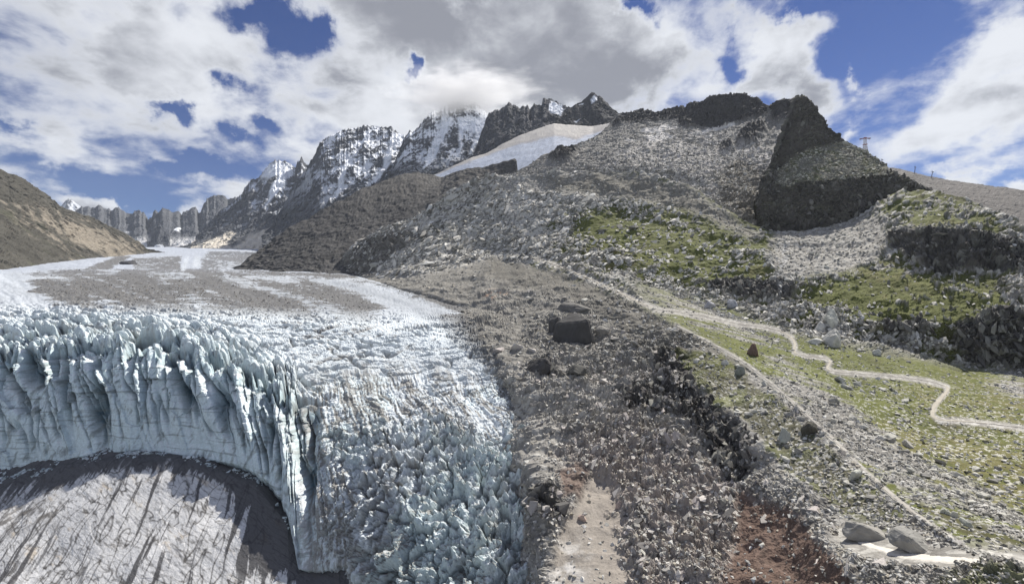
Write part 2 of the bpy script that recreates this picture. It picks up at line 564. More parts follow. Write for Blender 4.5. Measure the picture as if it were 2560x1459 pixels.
# rock buttress standing in front of the cirque wall
S = Sheet(355, 445, 1.5, [[(355, 640, 4900), (445, 640, 4900)],
    [(355, 628, 5000), (368, 622, 5050), (378, 600, 5150), (390, 572, 5250), (398, 560, 5280), (404, 563, 5280), (412, 578, 5220), (422, 590, 5150), (428, 618, 5050), (445, 630, 5000)]], 1.5, smooth=1, back=(1.05, 250))
sn, n = alpine(S, 28, 110, 0.5, 21)
S.col = mixc(S.col, SNOW * 0.9, sn * 0.4 + 0.8 * (ell(S.u, S.v, 400, 618, 14, 7) > 0.2))
S.build('rock_buttress', mat_far, 'dark rock buttress rising from the far end of the glacier')

# snow mountain A (leftmost), B, C, D
S = Sheet(430, 830, 1.5, [[(430, 660, 3500), (830, 660, 3300)],
    [(430, 632, 3700), (560, 622, 3700), (700, 612, 3600), (830, 600, 3500)],
    [(430, 628, 3900), (485, 614, 4000), (560, 588, 4050), (690, 565, 4000), (830, 540, 3900)],
    jag([(430, 626, 4000), (485, 612, 4250), (498, 592, 4400), (525, 556, 4600), (545, 543, 4650), (560, 525, 4700), (585, 507, 4750), (606, 485, 4800), (618, 470, 4850), (629, 451, 4900), (636, 449, 4900), (643, 455, 4900), (656, 437, 4950),
     (668, 422, 5000), (680, 411, 5000), (690, 404, 5000), (700, 405, 5000), (712, 404, 5000), (717, 407, 5000), (730, 414, 5000), (739, 421, 4950), (745, 407, 4900), (750, 403, 4900), (754, 395, 4900), (758, 398, 4900), (762, 407, 4900), (771, 416, 4900), (790, 430, 4850), (830, 460, 4800)], 5.0, 2, 3.0)],
    1.6, smooth=1, back=(1.1, 700))
sn, n = alpine(S, 50, 210, 0.25, 31, gully=(1.0, 0.3))
u, v = S.u, S.v
wv = 9 * fbm(S.P0, 260, 4, 0.6, 3)
field = poly(u + wv, v + wv, [(650, 455), (672, 418), (700, 405), (739, 420), (718, 455), (690, 490), (668, 530), (664, 522), (684, 470), (700, 440), (668, 448)], 4)
fan = poly(u + wv, v + wv, [(482, 618), (490, 600), (510, 606), (600, 573), (594, 590), (640, 585), (702, 562), (705, 600), (640, 640), (480, 640)], 4)
ribs = poly(u + wv, v + wv, [(560, 560), (590, 586), (570, 612), (585, 622), (640, 575), (620, 545)], 5) 
ridge2 = poly(u + wv, v + wv, [(484, 615), (505, 590), (550, 555), (560, 575), (510, 612)], 4)
S.col = mixc(S.col, SNOW, np.clip(sn * ss(v, 600, 470), 0, 1))
S.col = mixc(S.col, SNOW, field)
S.col = mixc(S.col, np.array([0.62, 0.57, 0.49]) * (1 + 0.2 * fbm(S.P0, 90, 4))[:, None], fan * (1 - 0.95 * ribs) * (1 - ridge2))
S.build('snow_mountain', mat_far, 'leftmost of the snowy rock mountains, with a white summit and beige snow fans at its foot')

S = Sheet(660, 1060, 1.5, [[(660, 640, 2800), (1060, 600, 2700)],
    [(660, 600, 3300), (760, 590, 3250), (900, 540, 3200), (1060, 470, 3100)],
    jag([(660, 596, 3400), (690, 560, 3700), (720, 500, 3900), (750, 445, 4050), (775, 416, 4150), (788, 397, 4200), (796, 380, 4230), (801, 368, 4250), (811, 352, 4280), (826, 342, 4300), (838, 338, 4320), (851, 331, 4350), (866, 330, 4370), (881, 324, 4380), (902, 321, 4400),
     (920, 319, 4400), (937, 319, 4400), (967, 321, 4380), (972, 322, 4370), (978, 319, 4350), (984, 327, 4330), (992, 333, 4300), (1007, 343, 4250), (1020, 352, 4200), (1060, 380, 4100)], 4.5, 3, 3.0)],
    1.5, smooth=1, back=(1.1, 700))
sn, n = alpine(S, 52, 200, 0.12, 41, gully=(1.0, 0.3))
u, v = S.u, S.v
wv = 9 * fbm(S.P0, 230, 4, 0.6, 3)
couloir = poly(u + wv * 0.6, v + wv * 0.6, [(985, 335), (1012, 343), (985, 395), (965, 430), (940, 462), (934, 460), (955, 425), (965, 385)], 4)
couloir2 = poly(u + wv * 0.6, v + wv * 0.6, [(858, 418), (872, 415), (860, 455), (842, 500), (836, 498), (846, 460)], 3)
S.col = mixc(S.col, SNOW, np.clip(sn * ss(v + wv, 560, 450) * (0.35 + 0.65 * ss(u + wv, 740, 830)), 0, 1))
S.col = mixc(S.col, SNOW, np.maximum(couloir, couloir2))
S.build('snow_mountain', mat_far, 'broad snow-plastered rock mountain with a long white couloir on its right edge')

S = Sheet(930, 1300, 1.5, [[(930, 540, 2700), (1300, 470, 2600)],
    [(930, 470, 2950), (1000, 440, 2900), (1300, 400, 2800)],
    jag([(930, 466, 3050), (950, 455, 3200), (971, 440, 3300), (985, 415, 3450), (1000, 376, 3600), (1007, 360, 3650), (1017, 341, 3700), (1022, 337, 3700), (1027, 331, 3720), (1034, 333, 3730), (1047, 319, 3750), (1053, 312, 3780), (1062, 299, 3800), (1070, 292, 3820), (1082, 281, 3850), (1092, 283, 3850),
     (1110, 270, 3900), (1130, 258, 3900), (1160, 250, 3900), (1190, 258, 3850), (1215, 280, 3800), (1260, 300, 3700), (1300, 320, 3600)], 4.5, 4, 3.0)],
    1.5, smooth=1, back=(1.1, 700))
sn, n = alpine(S, 44, 170, 0.12, 51, gully=(1.0, 0.28))
u, v = S.u, S.v
wv = 8 * fbm(S.P0, 200, 4, 0.6, 3)
c1 = poly(u + wv, v + wv, [(1110, 290), (1135, 300), (1105, 365), (1085, 400), (1060, 428), (1056, 420), (1075, 380), (1095, 330)], 4)
c2 = poly(u + wv, v + wv, [(1140, 300), (1215, 290), (1205, 340), (1180, 390), (1172, 392), (1188, 340), (1160, 330), (1150, 400), (1146, 400), (1148, 330)], 4)
S.col = mixc(S.col, SNOW, np.clip(sn * ss(v + wv, 450, 380), 0, 1))
S.col = mixc(S.col, SNOW, np.maximum(c1, c2))
S.build('snow_mountain', mat_far, 'snow-streaked mountain whose summit is swallowed by the grey cloud')

S = Sheet(1150, 1470, 1.5, [[(1150, 470, 2400), (1470, 400, 2300)],
    [(1150, 415, 2600), (1186, 392, 2600), (1300, 345, 2550), (1470, 320, 2450)],
    jag([(1150, 413, 2620), (1186, 388, 2700), (1197, 351, 2850), (1210, 318, 2930), (1213, 304, 2950), (1223, 287, 3000), (1234, 282, 3010), (1247, 280, 3020), (1258, 272, 3040), (1266, 266, 3050), (1272, 259, 3060), (1277, 266, 3060), (1286, 270, 3060), (1294, 272, 3060), (1302, 271, 3060), (1309, 264, 3060), (1313, 272, 3060), (1318, 259, 3060), (1323, 279, 3060), (1330, 268, 3060), (1335, 260, 3060), (1340, 264, 3060), (1348, 268, 3060),
     (1353, 269, 3060), (1355, 252, 3060), (1364, 251, 3060), (1372, 250, 3050), (1380, 254, 3040), (1388, 257, 3030), (1402, 267, 3000), (1419, 273, 2980), (1440, 290, 2950), (1470, 310, 2900)], 3.5, 5, 2.6)],
    1.4, smooth=1, back=(1.08, 500))
sn, n = alpine(S, 40, 130, 0.62, 61, gully=(1.0, 0.2), dark=np.array([0.07, 0.072, 0.08]))
u, v = S.u, S.v
wv = 5 * fbm(S.P0, 120, 4, 0.6, 3)
patch = poly(u + wv, v + wv, [(1375, 258), (1390, 262), (1404, 268), (1408, 280), (1400, 291), (1385, 290), (1370, 279), (1372, 266)], 2)
S.col = mixc(S.col, SNOW, np.clip(sn * 0.8 * (u < 1330), 0, 1))
S.col = mixc(S.col, SNOW, patch)
S.build('rock_ridge', mat_far, 'dark saw-toothed rock ridge with a white snow patch near its right end')

# dark pointed peak above the hanging glacier
S = Sheet(1360, 1590, 1.4, [[(1360, 370, 2250), (1590, 360, 2100)],
    [(1360, 330, 2360), (1385, 318, 2360), (1480, 318, 2330), (1540, 305, 2250), (1590, 320, 2200)],
    [(1360, 328, 2380), (1385, 309, 2420), (1400, 297, 2450), (1412, 284, 2470), (1425, 271, 2490), (1438, 263, 2500), (1452, 257, 2510), (1458, 251, 2520), (1466, 244, 2525), (1473, 236, 2530), (1479, 231, 2530), (1485, 235, 2530), (1493, 242, 2520), (1499, 241, 2520), (1504, 244, 2510), (1508, 254, 2500), (1520, 264, 2480), (1533, 275, 2440), (1541, 282, 2420), (1548, 290, 2400), (1590, 330, 2300)]],
    1.4, smooth=1, back=(1.08, 350))
sn, n = alpine(S, 17, 70, 0.9, 71, dark=np.array([0.06, 0.06, 0.062]))
u, v = S.u, S.v
wv = 4 * fbm(S.P0, 60, 4, 0.6, 3)
p1 = poly(u + wv, v + wv, [(1474, 250), (1484, 241), (1494, 246), (1490, 254), (1478, 259)], 2)
p2 = np.maximum(poly(u + wv, v + wv, [(1446, 264), (1458, 259), (1456, 265)], 1.5), poly(u + wv, v + wv, [(1432, 306), (1448, 300), (1440, 309)], 1.5))
S.col = mixc(S.col, SNOW, np.maximum(p1, p2))
S.build('pointed_peak', mat_mid, 'dark pyramid peak with small snow patches standing above the hanging glacier')

# ------------------------------------------------------------------ hanging glacier
S = Sheet(1030, 1590, 1.8, [[(1030, 500, 1700), (1150, 500, 1500), (1290, 490, 1380), (1385, 440, 1400), (1486, 400, 1480), (1590, 350, 1600)],
    [(1030, 455, 1900), (1072, 446, 1950), (1123, 424, 2000), (1176, 410, 1940), (1257, 390, 1960), (1301, 372, 1980), (1385, 345, 2020), (1483, 332, 2050), (1535, 312, 2030), (1590, 310, 2000)],
    [(1030, 453, 1905), (1072, 443, 1960), (1123, 420, 2020), (1176, 395, 2090), (1217, 383, 2130), (1257, 360, 2200), (1301, 338, 2280), (1341, 323, 2330), (1385, 309, 2380), (1430, 313, 2330), (1483, 316, 2230), (1520, 309, 2150), (1535, 302, 2100), (1590, 298, 2050)]],
    1.8, back=(1.06, 160))
P = S.P0; u, v = S.u, S.v
S.push_along(5.0 * fbm(P, 150, 3, 0.5, 2) + 2.2 * fbm(aniso(P, 70, 20, 3.0, 1.0, 1.0), 14, 3, 0.6, 5, ridged=True))
bandv = np.interp(u, [1072, 1176, 1301, 1385, 1440, 1535], [446, 404, 358, 338, 347, 318])
nn = fbm(P, 60, 4, 0.6, 8)
fresh = ss(bandv - v + 6 * nn, -3, 3)
ice = np.array([0.37, 0.41, 0.49]) * (1 + 0.34 * fbm(aniso(P, 70, 20, 4.0, 1.0, 1.0), 10, 3, 0.6, 9))[:, None]
snowt = np.array([0.40, 0.382, 0.36]) * (1 + 0.12 * nn)[:, None]
S.col = ice.astype(np.float32) * (1 - fresh[:, None]) + snowt.astype(np.float32) * fresh[:, None]
dirt = np.clip(np.exp(-((bandv - v + 6 * nn - 1) / 4.0) ** 2), 0, 1) * ss(u, 1230, 1330)
S.col = mixc(S.col, np.array([0.33, 0.31, 0.30]), 0.8 * dirt)
crk = fbm(aniso(P, 70, 20, 5.0, 1.0, 1.0), 9, 3, 0.65, 12)
S.col = mixc(S.col, np.array([0.25, 0.27, 0.31]), ss(crk, 0.18, 0.42) * (1 - fresh * 0.7) * 0.8)
S.build('hanging_glacier', mat_snow, 'smooth pale hanging glacier below the dark pyramid peak', smooth=True)

# ------------------------------------------------------------------ far right hill
S = Sheet(2030, 3080, 3.0, [[(2030, 600, 1150), (2300, 600, 1050), (2560, 680, 900), (3080, 760, 850)],
    [(2030, 440, 1600), (2150, 430, 1680), (2213, 419, 1800), (2235, 420, 1790), (2252, 423, 1780), (2270, 427, 1750), (2289, 431, 1740), (2315, 439, 1710), (2340, 444, 1690), (2375, 450, 1650), (2407, 454, 1620), (2474, 465, 1560), (2525, 471, 1520), (2560, 475, 1500), (3080, 560, 1300)]],
    2.2, back=(1.15, 80))
P = S.P0
S.push_along(4.5 * fbm(P, 90, 4, 0.55, 1) + 1.6 * facet(P, 14, 3)[0] + 0.8 * facet(P, 6, 4)[0])
S.col[:] = np.array([0.135, 0.125, 0.115]) * (1 + 0.25 * fbm(P, 120, 4, 0.6, 2) + 0.25 * fbm(P, 12, 2, 0.6, 7))[:, None]
S.col = mixc(S.col, np.array([0.36, 0.34, 0.31]), ss(fbm(P, 9, 3, 0.6, 9), 0.42, 0.6) * 0.8)
mat_scree = ground_mat('grey_scree', 4.0, 0.6, 0.45)
S.build('scree_hill', mat_scree, 'smooth grey-brown scree hill carrying the lift pylons')
FARHILL = S

# ------------------------------------------------------------------ left hill
S = Sheet(-620, 430, 2.4, [[(-620, 720, 900), (0, 700, 1200), (168, 670, 1700), (303, 655, 2200), (430, 650, 2600)],
    [(-620, 668, 1000), (0, 657, 1300), (168, 642, 1800), (303, 636, 2300), (367, 630, 2640), (430, 640, 2700)],
    [(-620, 560, 1250), (0, 560, 1580), (168, 598, 1980), (303, 613, 2400), (367, 629, 2660), (430, 640, 2705)],
    [(-620, 300, 1500), (-200, 372, 1750), (-80, 400, 1830), (0, 426, 1900), (17, 435, 1910), (37, 439, 1930), (61, 451, 1980), (84, 470, 2020), (108, 485, 2050), (135, 507, 2110), (162, 525, 2180), (188, 535, 2240), (236, 552, 2350), (269, 572, 2420), (303, 586, 2500), (337, 602, 2580), (367, 627, 2680), (430, 642, 2720)]],
    2.2, back=(1.12, 160))
P = S.P0; u, v = S.u, S.v
q = aniso(P, 60, 35, 3.0, 1.0, 1.0)
S.push_along(16 * fbm(P, 260, 4, 0.55, 1, ridged=True) + 7 * fbm(q, 40, 4, 0.6, 3, ridged=True) + 4.5 * facet(q, 26, 5)[0] + 2.2 * facet(q, 10, 6)[0])
t = fbm(q, 60, 5, 0.6, 11); t2 = fbm(aniso(P, 60, 35, 6.0, 1.0, 1.0), 45, 4, 0.6, 12)
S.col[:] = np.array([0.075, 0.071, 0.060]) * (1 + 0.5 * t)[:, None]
light = ss(t2 + 0.55 * ell(u, v, 250, 610, 130, 34, -18) + 0.3 * ell(u, v, 120, 560, 180, 40, -22) - 0.55 * ell(u, v, 30, 640, 140, 60, -15) - 0.3 * ell(u, v, 60, 460, 160, 50, -30), 0.05, 0.5)  # warm sunlit streaks painted into the colour, held back where the slope is shaded
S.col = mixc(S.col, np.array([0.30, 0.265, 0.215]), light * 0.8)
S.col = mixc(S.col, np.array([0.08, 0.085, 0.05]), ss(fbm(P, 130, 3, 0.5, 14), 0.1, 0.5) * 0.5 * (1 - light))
S.build('left_hillside', mat_mid, 'brown rocky hillside with painted sunlit streaks on the far left above the glacier')

# ------------------------------------------------------------------ dark moraine slope
S = Sheet(540, 1420, 2.0, [[(540, 740, 1100), (700, 735, 1040), (850, 730, 980), (1000, 720, 1050), (1200, 640, 1150), (1420, 560, 1200)],
    [(540, 690, 1250), (599, 674, 1220), (700, 682, 1130), (830, 684, 1060), (1000, 660, 1150), (1200, 560, 1250), (1420, 520, 1250)],
    [(540, 688, 1300), (599, 671, 1260), (700, 640, 1290), (830, 596, 1360), (1000, 540, 1420), (1200, 480, 1430), (1420, 470, 1400)],
    [(540, 686, 1330), (599, 668, 1290), (615, 652, 1330), (633, 633, 1380), (673, 606, 1450), (707, 582, 1500), (740, 562, 1540), (774, 545, 1580), (805, 525, 1620), (835, 508, 1650), (860, 500, 1670), (880, 488, 1700), (904, 472, 1750), (941, 461, 1800), (971, 449, 1830), (1005, 437, 1860), (1042, 431, 1880), (1072, 438, 1860), (1102, 444, 1800), (1150, 427, 1720), (1213, 418, 1640), (1250, 408, 1600), (1286, 400, 1560), (1291, 404, 1560), (1283, 420, 1540), (1287, 433, 1480), (1330, 440, 1450), (1420, 450, 1420)]],
    2.0, back=(1.08, 70))
P = S.P0; u, v = S.u, S.v
q = aniso(P, 75, 25, 2.4, 1.0, 1.0)
S.push_along(S.blur(14 * fbm(P, 200, 4, 0.55, 1) + 9.0 * crag(q, 46, 130, 6)[0] + 3.4 * facet(warp3(q, 18, 5, 131), 13, 5)[0], np.ones(len(P)), 1))
t = fbm(P, 150, 4, 0.6, 11); g = fbm(q, 9, 3, 0.6, 12)
S.col[:] = np.array([0.074, 0.072, 0.070]) * (1 + 0.4 * t + 0.7 * g)[:, None]
hi = ss((v - np.interp(u, S.us, np.interp(S.us, [600, 904, 1042, 1213, 1420], [668, 472, 431, 418, 450]))), 90, 20) * ss(u, 850, 1000)
S.col = mixc(S.col, np.array([0.12, 0.113, 0.102]), hi * 0.5)
S.col = mixc(S.col, np.array([0.26, 0.245, 0.22]), ss(fbm(q, 5.5, 2, 0.6, 15), 0.40, 0.62) * 0.5)
S.build('dark_moraine', mat_mid, 'long dark rubble slope running down to the glacier below the snow mountains')

# ------------------------------------------------------------------ upper talus bowl and the domed ridge above it
def skip(*a): return list(a)
S = Sheet(1240, 2170, 2.0, [
    skip((1240, 540, 1200), (1331, 500, 1150), (1550, 500, 1030), (1720, 540, 930), (1850, 620, 800), (1950, 650, 780), (2170, 650, 780)),
    skip((1240, 450, 1380), (1287, 440, 1340), (1331, 430, 1300), (1450, 418, 1180), (1550, 412, 1100), (1700, 432, 1050), (1800, 462, 1000), (1900, 500, 900), (1950, 530, 860), (2170, 540, 860)),
    skip((1240, 445, 1450), (1290, 436, 1420), (1320, 424, 1420), (1355, 402, 1430), (1450, 372, 1430), (1550, 352, 1400), (1700, 352, 1380), (1800, 372, 1300), (1900, 380, 1150), (1984, 400, 1100), (2060, 460, 1080), (2170, 515, 1050)),
    skip((1240, 443, 1480), (1290, 434, 1450), (1320, 421, 1460), (1355, 399, 1500), (1385, 384, 1540), (1450, 364, 1570), (1520, 322, 1640), (1600, 318, 1560), (1700, 322, 1530), (1800, 320, 1500), (1850, 308, 1480), (1900, 292, 1450), (1950, 290, 1350), (1984, 300, 1330), (2060, 440, 1250), (2170, 510, 1250)),
    skip((1240, 442, 1500), (1290, 433, 1470), (1320, 419, 1480), (1355, 394, 1550), (1372, 386, 1570), (1385, 376, 1580), (1410, 374, 1590), (1450, 360, 1620), (1486, 346, 1650), (1505, 333, 1680), (1520, 319, 1700), (1535, 303, 1740), (1548, 289, 1760), (1560, 286, 1760), (1580, 287, 1750), (1594, 277, 1740), (1607, 275, 1740), (1634, 277, 1730), (1664, 276, 1720), (1691, 271, 1700), (1700, 271, 1690), (1717, 269, 1670), (1730, 261, 1650), (1757, 252, 1620), (1774, 242, 1600), (1801, 237, 1590), (1822, 236, 1580), (1845, 234, 1570), (1868, 239, 1560), (1888, 247, 1540), (1902, 254, 1520), (1912, 263, 1510), (1918, 270, 1500), (1924, 264, 1500), (1930, 272, 1490), (1941, 271, 1440), (1947, 261, 1400), (1966, 253, 1370), (1973, 259, 1360), (1984, 256, 1340), (1994, 300, 1320), (2060, 430, 1300), (2170, 500, 1280))],
    2.0, back=(1.06, 90))
P = S.P0; u, v = S.u, S.v
q = aniso(P, 70, 40, 1.6, 1.0, 0.8)
wv = 14 * fbm(P, 130, 4, 0.55, 30)
dome = poly(u + wv * 0.4, v + wv * 0.4, [(1560, 280), (1690, 268), (1760, 240), (1850, 225), (1920, 262), (1915, 290), (1850, 306), (1790, 322), (1700, 318), (1690, 300), (1560, 312), (1530, 318)], 6)
knobs = np.maximum.reduce([poly(u + wv * 0.5, v + wv * 0.5, p, 5) for p in (
    [(1845, 350), (1870, 326), (1910, 318), (1916, 332), (1890, 360), (1840, 366)], [(1795, 375), (1830, 358), (1835, 378), (1800, 388)],
    [(1370, 400), (1400, 376), (1450, 380), (1430, 404), (1400, 414)], [(1930, 262), (1990, 250), (1990, 330), (1930, 300)])])
big = fbm(P, 180, 4, 0.55, 1)
amp = 1 + 1.1 * dome + 0.8 * knobs
S.push_along(12 * big + 5 * fbm(q, 45, 4, 0.6, 2, ridged=True) * amp + amp * (3.4 * facet(q, 16, 5)[0] + 1.9 * facet(q, 7, 6)[0]) + 16 * knobs)
talus = np.array([0.25, 0.24, 0.22]) * (1 + 0.3 * fbm(P, 90, 4, 0.6, 8) + 0.45 * fbm(q, 7, 2, 0.6, 9))[:, None]
S.col[:] = talus
wash = ell(u, v, 1690, 440, 260, 130, 10) + 0.6 * ell(u, v, 1850, 430, 110, 90, 40)
pale = ss(facet(q, 9, 14)[2][:, 1] + 0.35 * wash - 0.15, 0.55, 0.8) * ss(wash, 0.0, 0.5)
S.col = mixc(S.col, np.array([0.50, 0.475, 0.445]), pale * 0.85)
brown = np.maximum(poly(u + wv, v + wv, [(1790, 500), (1800, 430), (1850, 400), (1900, 420), (1905, 480), (1950, 560), (1900, 560)], 14), 0)
S.col = mixc(S.col, np.array([0.13, 0.115, 0.085]), brown * 0.75)
S.col = mixc(S.col, np.array([0.052, 0.050, 0.050]) * (1 + 0.4 * fbm(P, 30, 3, 0.6, 7))[:, None], np.maximum(dome, knobs) * 0.95)
snow = np.maximum.reduce([poly(u + wv * 0.3, v + wv * 0.3, p, 1.6) for p in (
    [(1598, 330), (1660, 316), (1700, 322), (1650, 330), (1690, 342), (1630, 358), (1605, 345), (1640, 338)], [(1560, 352), (1590, 350), (1580, 356)],
    [(1725, 335), (1780, 322), (1835, 309), (1838, 314), (1780, 330), (1740, 338)], [(1760, 344), (1782, 338), (1776, 345)], [(1600, 325), (1625, 320), (1610, 332)])])
S.col = mixc(S.col, np.array([0.70, 0.67, 0.63]), snow)
S.build('talus_bowl', mat_mid, 'wide bowl of grey boulders and thin snow patches under a dark domed ridge')
BOWL = S; dome_m, knobs_m, wash_m = dome, knobs, wash

# ------------------------------------------------------------------ dark needle peak with its terrace and lower cliff
S = Sheet(1893, 2332, 1.6, [
    [(1893, 640, 800), (2332, 620, 690)],
    [(1893, 512, 812), (1909, 482, 806), (1932, 505, 790), (1942, 525, 780), (1962, 545, 765), (1985, 552, 757), (2013, 561, 750), (2063, 556, 745), (2104, 557, 740), (2148, 541, 730), (2205, 507, 715), (2239, 482, 705), (2299, 481, 700), (2332, 492, 690)],
    [(1893, 508, 816), (1909, 477, 812), (1922, 470, 812), (1940, 468, 805), (1960, 462, 798), (2000, 452, 788), (2050, 450, 781), (2104, 445, 773), (2150, 442, 758), (2205, 441, 738), (2220, 441, 733), (2239, 446, 724), (2265, 453, 716), (2299, 480, 703), (2332, 491, 693)],
    [(1893, 505, 818), (1909, 472, 818), (1922, 440, 826), (1940, 428, 840), (1960, 412, 848), (1985, 388, 858), (2010, 374, 865), (2050, 366, 868), (2080, 361, 870), (2109, 361, 866), (2165, 384, 836), (2213, 424, 784), (2239, 443, 728), (2265, 450, 717), (2299, 479.5, 704), (2332, 490.5, 694)],
    [(1893, 503, 820), (1905, 477, 823), (1909, 464, 827), (1922, 429, 840), (1930, 405, 850), (1936, 386, 856), (1948, 362, 870), (1956, 339, 880), (1966, 312, 890), (1973, 292, 896), (1980, 268, 905), (1984, 256, 910), (1988, 246, 914), (1993, 241, 915), (1998, 238, 916), (2008, 242, 915), (2015, 249, 912), (2023, 256, 908), (2033, 269, 903), (2038, 274, 900), (2043, 282, 897), (2053, 301, 893), (2058, 312, 890), (2064, 318, 888), (2080, 327, 884), (2088, 335, 880), (2097, 341, 877), (2103, 350, 874), (2109, 357, 870), (2118, 358, 868), (2127, 360, 864), (2134, 366, 858), (2144, 371, 852), (2155, 375, 846), (2165, 378, 840), (2172, 386, 832), (2185, 394, 815), (2195, 399, 805), (2202, 402, 800), (2208, 411, 792), (2213, 419, 787), (2220, 437, 740), (2239, 441, 731), (2250, 443, 726), (2265, 447, 718), (2279, 463, 709), (2299, 479, 704), (2332, 490, 694)]],
    1.6, smooth=1, back=(1.12, 120))
P = S.P0; u, v = S.u, S.v
terr = poly(u, v, [(1938, 462), (1945, 428), (1985, 392), (2020, 376), (2085, 362), (2120, 356), (2170, 380), (2215, 420), (2222, 438), (2190, 441), (2150, 443), (2104, 447), (2050, 452), (2000, 456), (1970, 470)], 16)
terr = ss(terr + 0.45 * fbm(P, 24, 4, 0.6, 140), 0.30, 0.62)
q = P * np.array([1, 1, 0.6])
rockd = 9 * crag(q, 60, 101)[0] + 5.5 * crag(P * np.array([1, 1, 1.3]), 22, 111, 5)[0] + 1.5 * facet(q, 5.5, 3)[0]
talus = 1.6 * fbm(P, 30, 3, 0.5, 4) + 1.7 * facet(P, 7, 5)[0] + 1.0 * facet(P, 3.2, 6)[0]
S.push_along(rockd * (1 - terr) + talus * terr)
S.col[:] = np.array([0.090, 0.084, 0.076]) * np.clip(1 + 0.9 * fbm(q, 16, 5, 0.7, 9) + 0.5 * fbm(q, 50, 3, 0.6, 19), 0.3, 2.2)[:, None]
moss = ss(fbm(P, 22, 4, 0.6, 12) , -0.1, 0.25)
tc = np.array([0.20, 0.195, 0.165]) * (1 + 0.5 * fbm(P, 5, 3, 0.6, 13))[:, None]
tc = mixc(tc, np.array([0.105, 0.115, 0.045]), moss * 0.7)
S.col = S.col * (1 - terr[:, None]) + tc.astype(np.float32) * terr[:, None]
ledge = np.maximum(ss(S.normals()[:, 2], 0.40, 0.7), ss(fbm(warp3(P, 20, 6, 120) * np.array([0.35, 0.35, 1.6]), 14, 4, 0.6, 21), 0.25, 0.45) * 0.8) * (1 - terr)
S.col = mixc(S.col, np.array([0.15, 0.15, 0.10]), ledge * 0.7)
S.build('needle_peak', mat_scree, 'dark rock needle with a mossy boulder terrace and a dark cliff below it')
NEEDLE = S; terr_m = terr

# ------------------------------------------------------------------ glacier
GEDGE_V = [600, 640, 680, 735, 770, 800, 830, 860, 900, 940, 980, 1050, 1120, 1200, 1320, 1459, 1750]
GEDGE_U = [560, 640, 840, 1060, 1172, 1186, 1205, 1222, 1262, 1290, 1322, 1338, 1338, 1348, 1362, 1392, 1430]
def gedge(v):
    return np.interp(v, GEDGE_V, GEDGE_U)

S = Sheet(-560, 1500, 1.8, [
    [(-560, 1300, 362), (0, 1215, 332), (250, 1160, 328), (400, 1158, 325), (520, 1178, 318), (640, 1210, 300), (700, 1265, 285), (735, 1350, 262), (750, 1445, 245), (800, 1450, 242), (880, 1440, 240), (930, 1520, 212), (1000, 1620, 192), (1500, 1700, 160)],
    [(-560, 1240, 335), (0, 1180, 305), (100, 1168, 303), (180, 1145, 301), (250, 1134, 300), (330, 1126, 299), (400, 1130, 297), (520, 1150, 290), (580, 1160, 283), (640, 1184, 275), (680, 1215, 266), (705, 1250, 259), (725, 1310, 246), (737, 1370, 236), (746, 1424, 228), (770, 1430, 227), (800, 1424, 226), (840, 1405, 226), (880, 1402, 224), (930, 1470, 205), (1000, 1560, 185), (1500, 1640, 155)],
    [(-560, 1080, 345), (0, 1040, 318), (250, 1010, 314), (400, 1000, 312), (520, 1020, 304), (640, 1080, 289), (700, 1120, 277), (750, 1230, 259), (800, 1245, 252), (880, 1245, 247), (1000, 1290, 225), (1200, 1300, 213), (1500, 1330, 200)],
    [(-560, 900, 368), (0, 865, 345), (150, 850, 343), (300, 850, 340), (500, 875, 334), (650, 940, 322), (750, 1010, 309), (900, 1030, 302), (1100, 1055, 284), (1300, 1080, 268), (1500, 1100, 258)],
    [(-560, 790, 470), (0, 780, 470), (400, 785, 462), (800, 815, 435), (1000, 835, 420), (1200, 885, 372), (1300, 930, 332), (1500, 970, 300)],
    [(-560, 705, 890), (0, 694, 930), (300, 691, 960), (600, 691, 960), (850, 696, 930), (1060, 740, 680), (1172, 778, 585), (1300, 840, 500), (1500, 890, 450)],
    [(-560, 676, 1300), (0, 672, 1290), (200, 668, 1380), (360, 664, 1500), (480, 662, 1560), (640, 668, 1400), (760, 674, 1250), (850, 684, 1060), (1060, 730, 760), (1172, 765, 680), (1300, 820, 580), (1500, 870, 520)],
    [(-560, 655, 1700), (0, 652, 1750), (168, 644, 2000), (300, 637, 2400), (367, 630, 2800), (480, 626, 3100), (640, 630, 2800), (760, 655, 1900), (850, 675, 1300), (1060, 722, 900), (1500, 850, 620)],
    [(-560, 640, 2200), (0, 640, 2300), (168, 632, 2600), (300, 626, 3100), (367, 618, 4000), (480, 618, 4300), (640, 620, 3900), (760, 645, 2400), (850, 668, 1500), (1060, 716, 980), (1500, 840, 680)]],
    1.7, smooth=2, back=(1.1, 30),
    push=lambda u, v: 1 + 0.10 * ss(u - gedge(v), 0, 110) + 0.012 * ss(u - gedge(v), -25, 10))
P = S.P0; u, v = S.u, S.v; D = S.dist
S.smooth_normals(8)
browv = np.interp(u, [-560, 0, 150, 300, 500, 650, 750, 900, 1100, 1300, 1500], [930, 880, 862, 862, 885, 945, 1015, 1040, 1060, 1085, 1100])
front = ss(v - browv, -18, 30) * ss(-u, -860, -760)             # steep calving wall
icefall = ss(v - np.interp(u, [600, 760, 900, 1100, 1300, 1500], [1000, 960, 930, 930, 960, 980]), -60, 40) * ss(u, 700, 800)
brow = np.clip(np.exp(-((v - browv) / 60.0) ** 2), 0, 1) * ss(-u, -820, -680)
plate = ss(D, 420, 560)
mid = np.clip(1 - front - icefall - plate, 0, 1)
basev = np.interp(u, [-560, 0, 100, 250, 400, 520, 640, 700, 725, 746, 800, 880, 930, 1000, 1500], [1240, 1180, 1168, 1134, 1130, 1150, 1184, 1235, 1310, 1424, 1424, 1402, 1470, 1560, 1640])
hfrac = np.clip((basev - v) / (basev - browv), 0, 1.3)
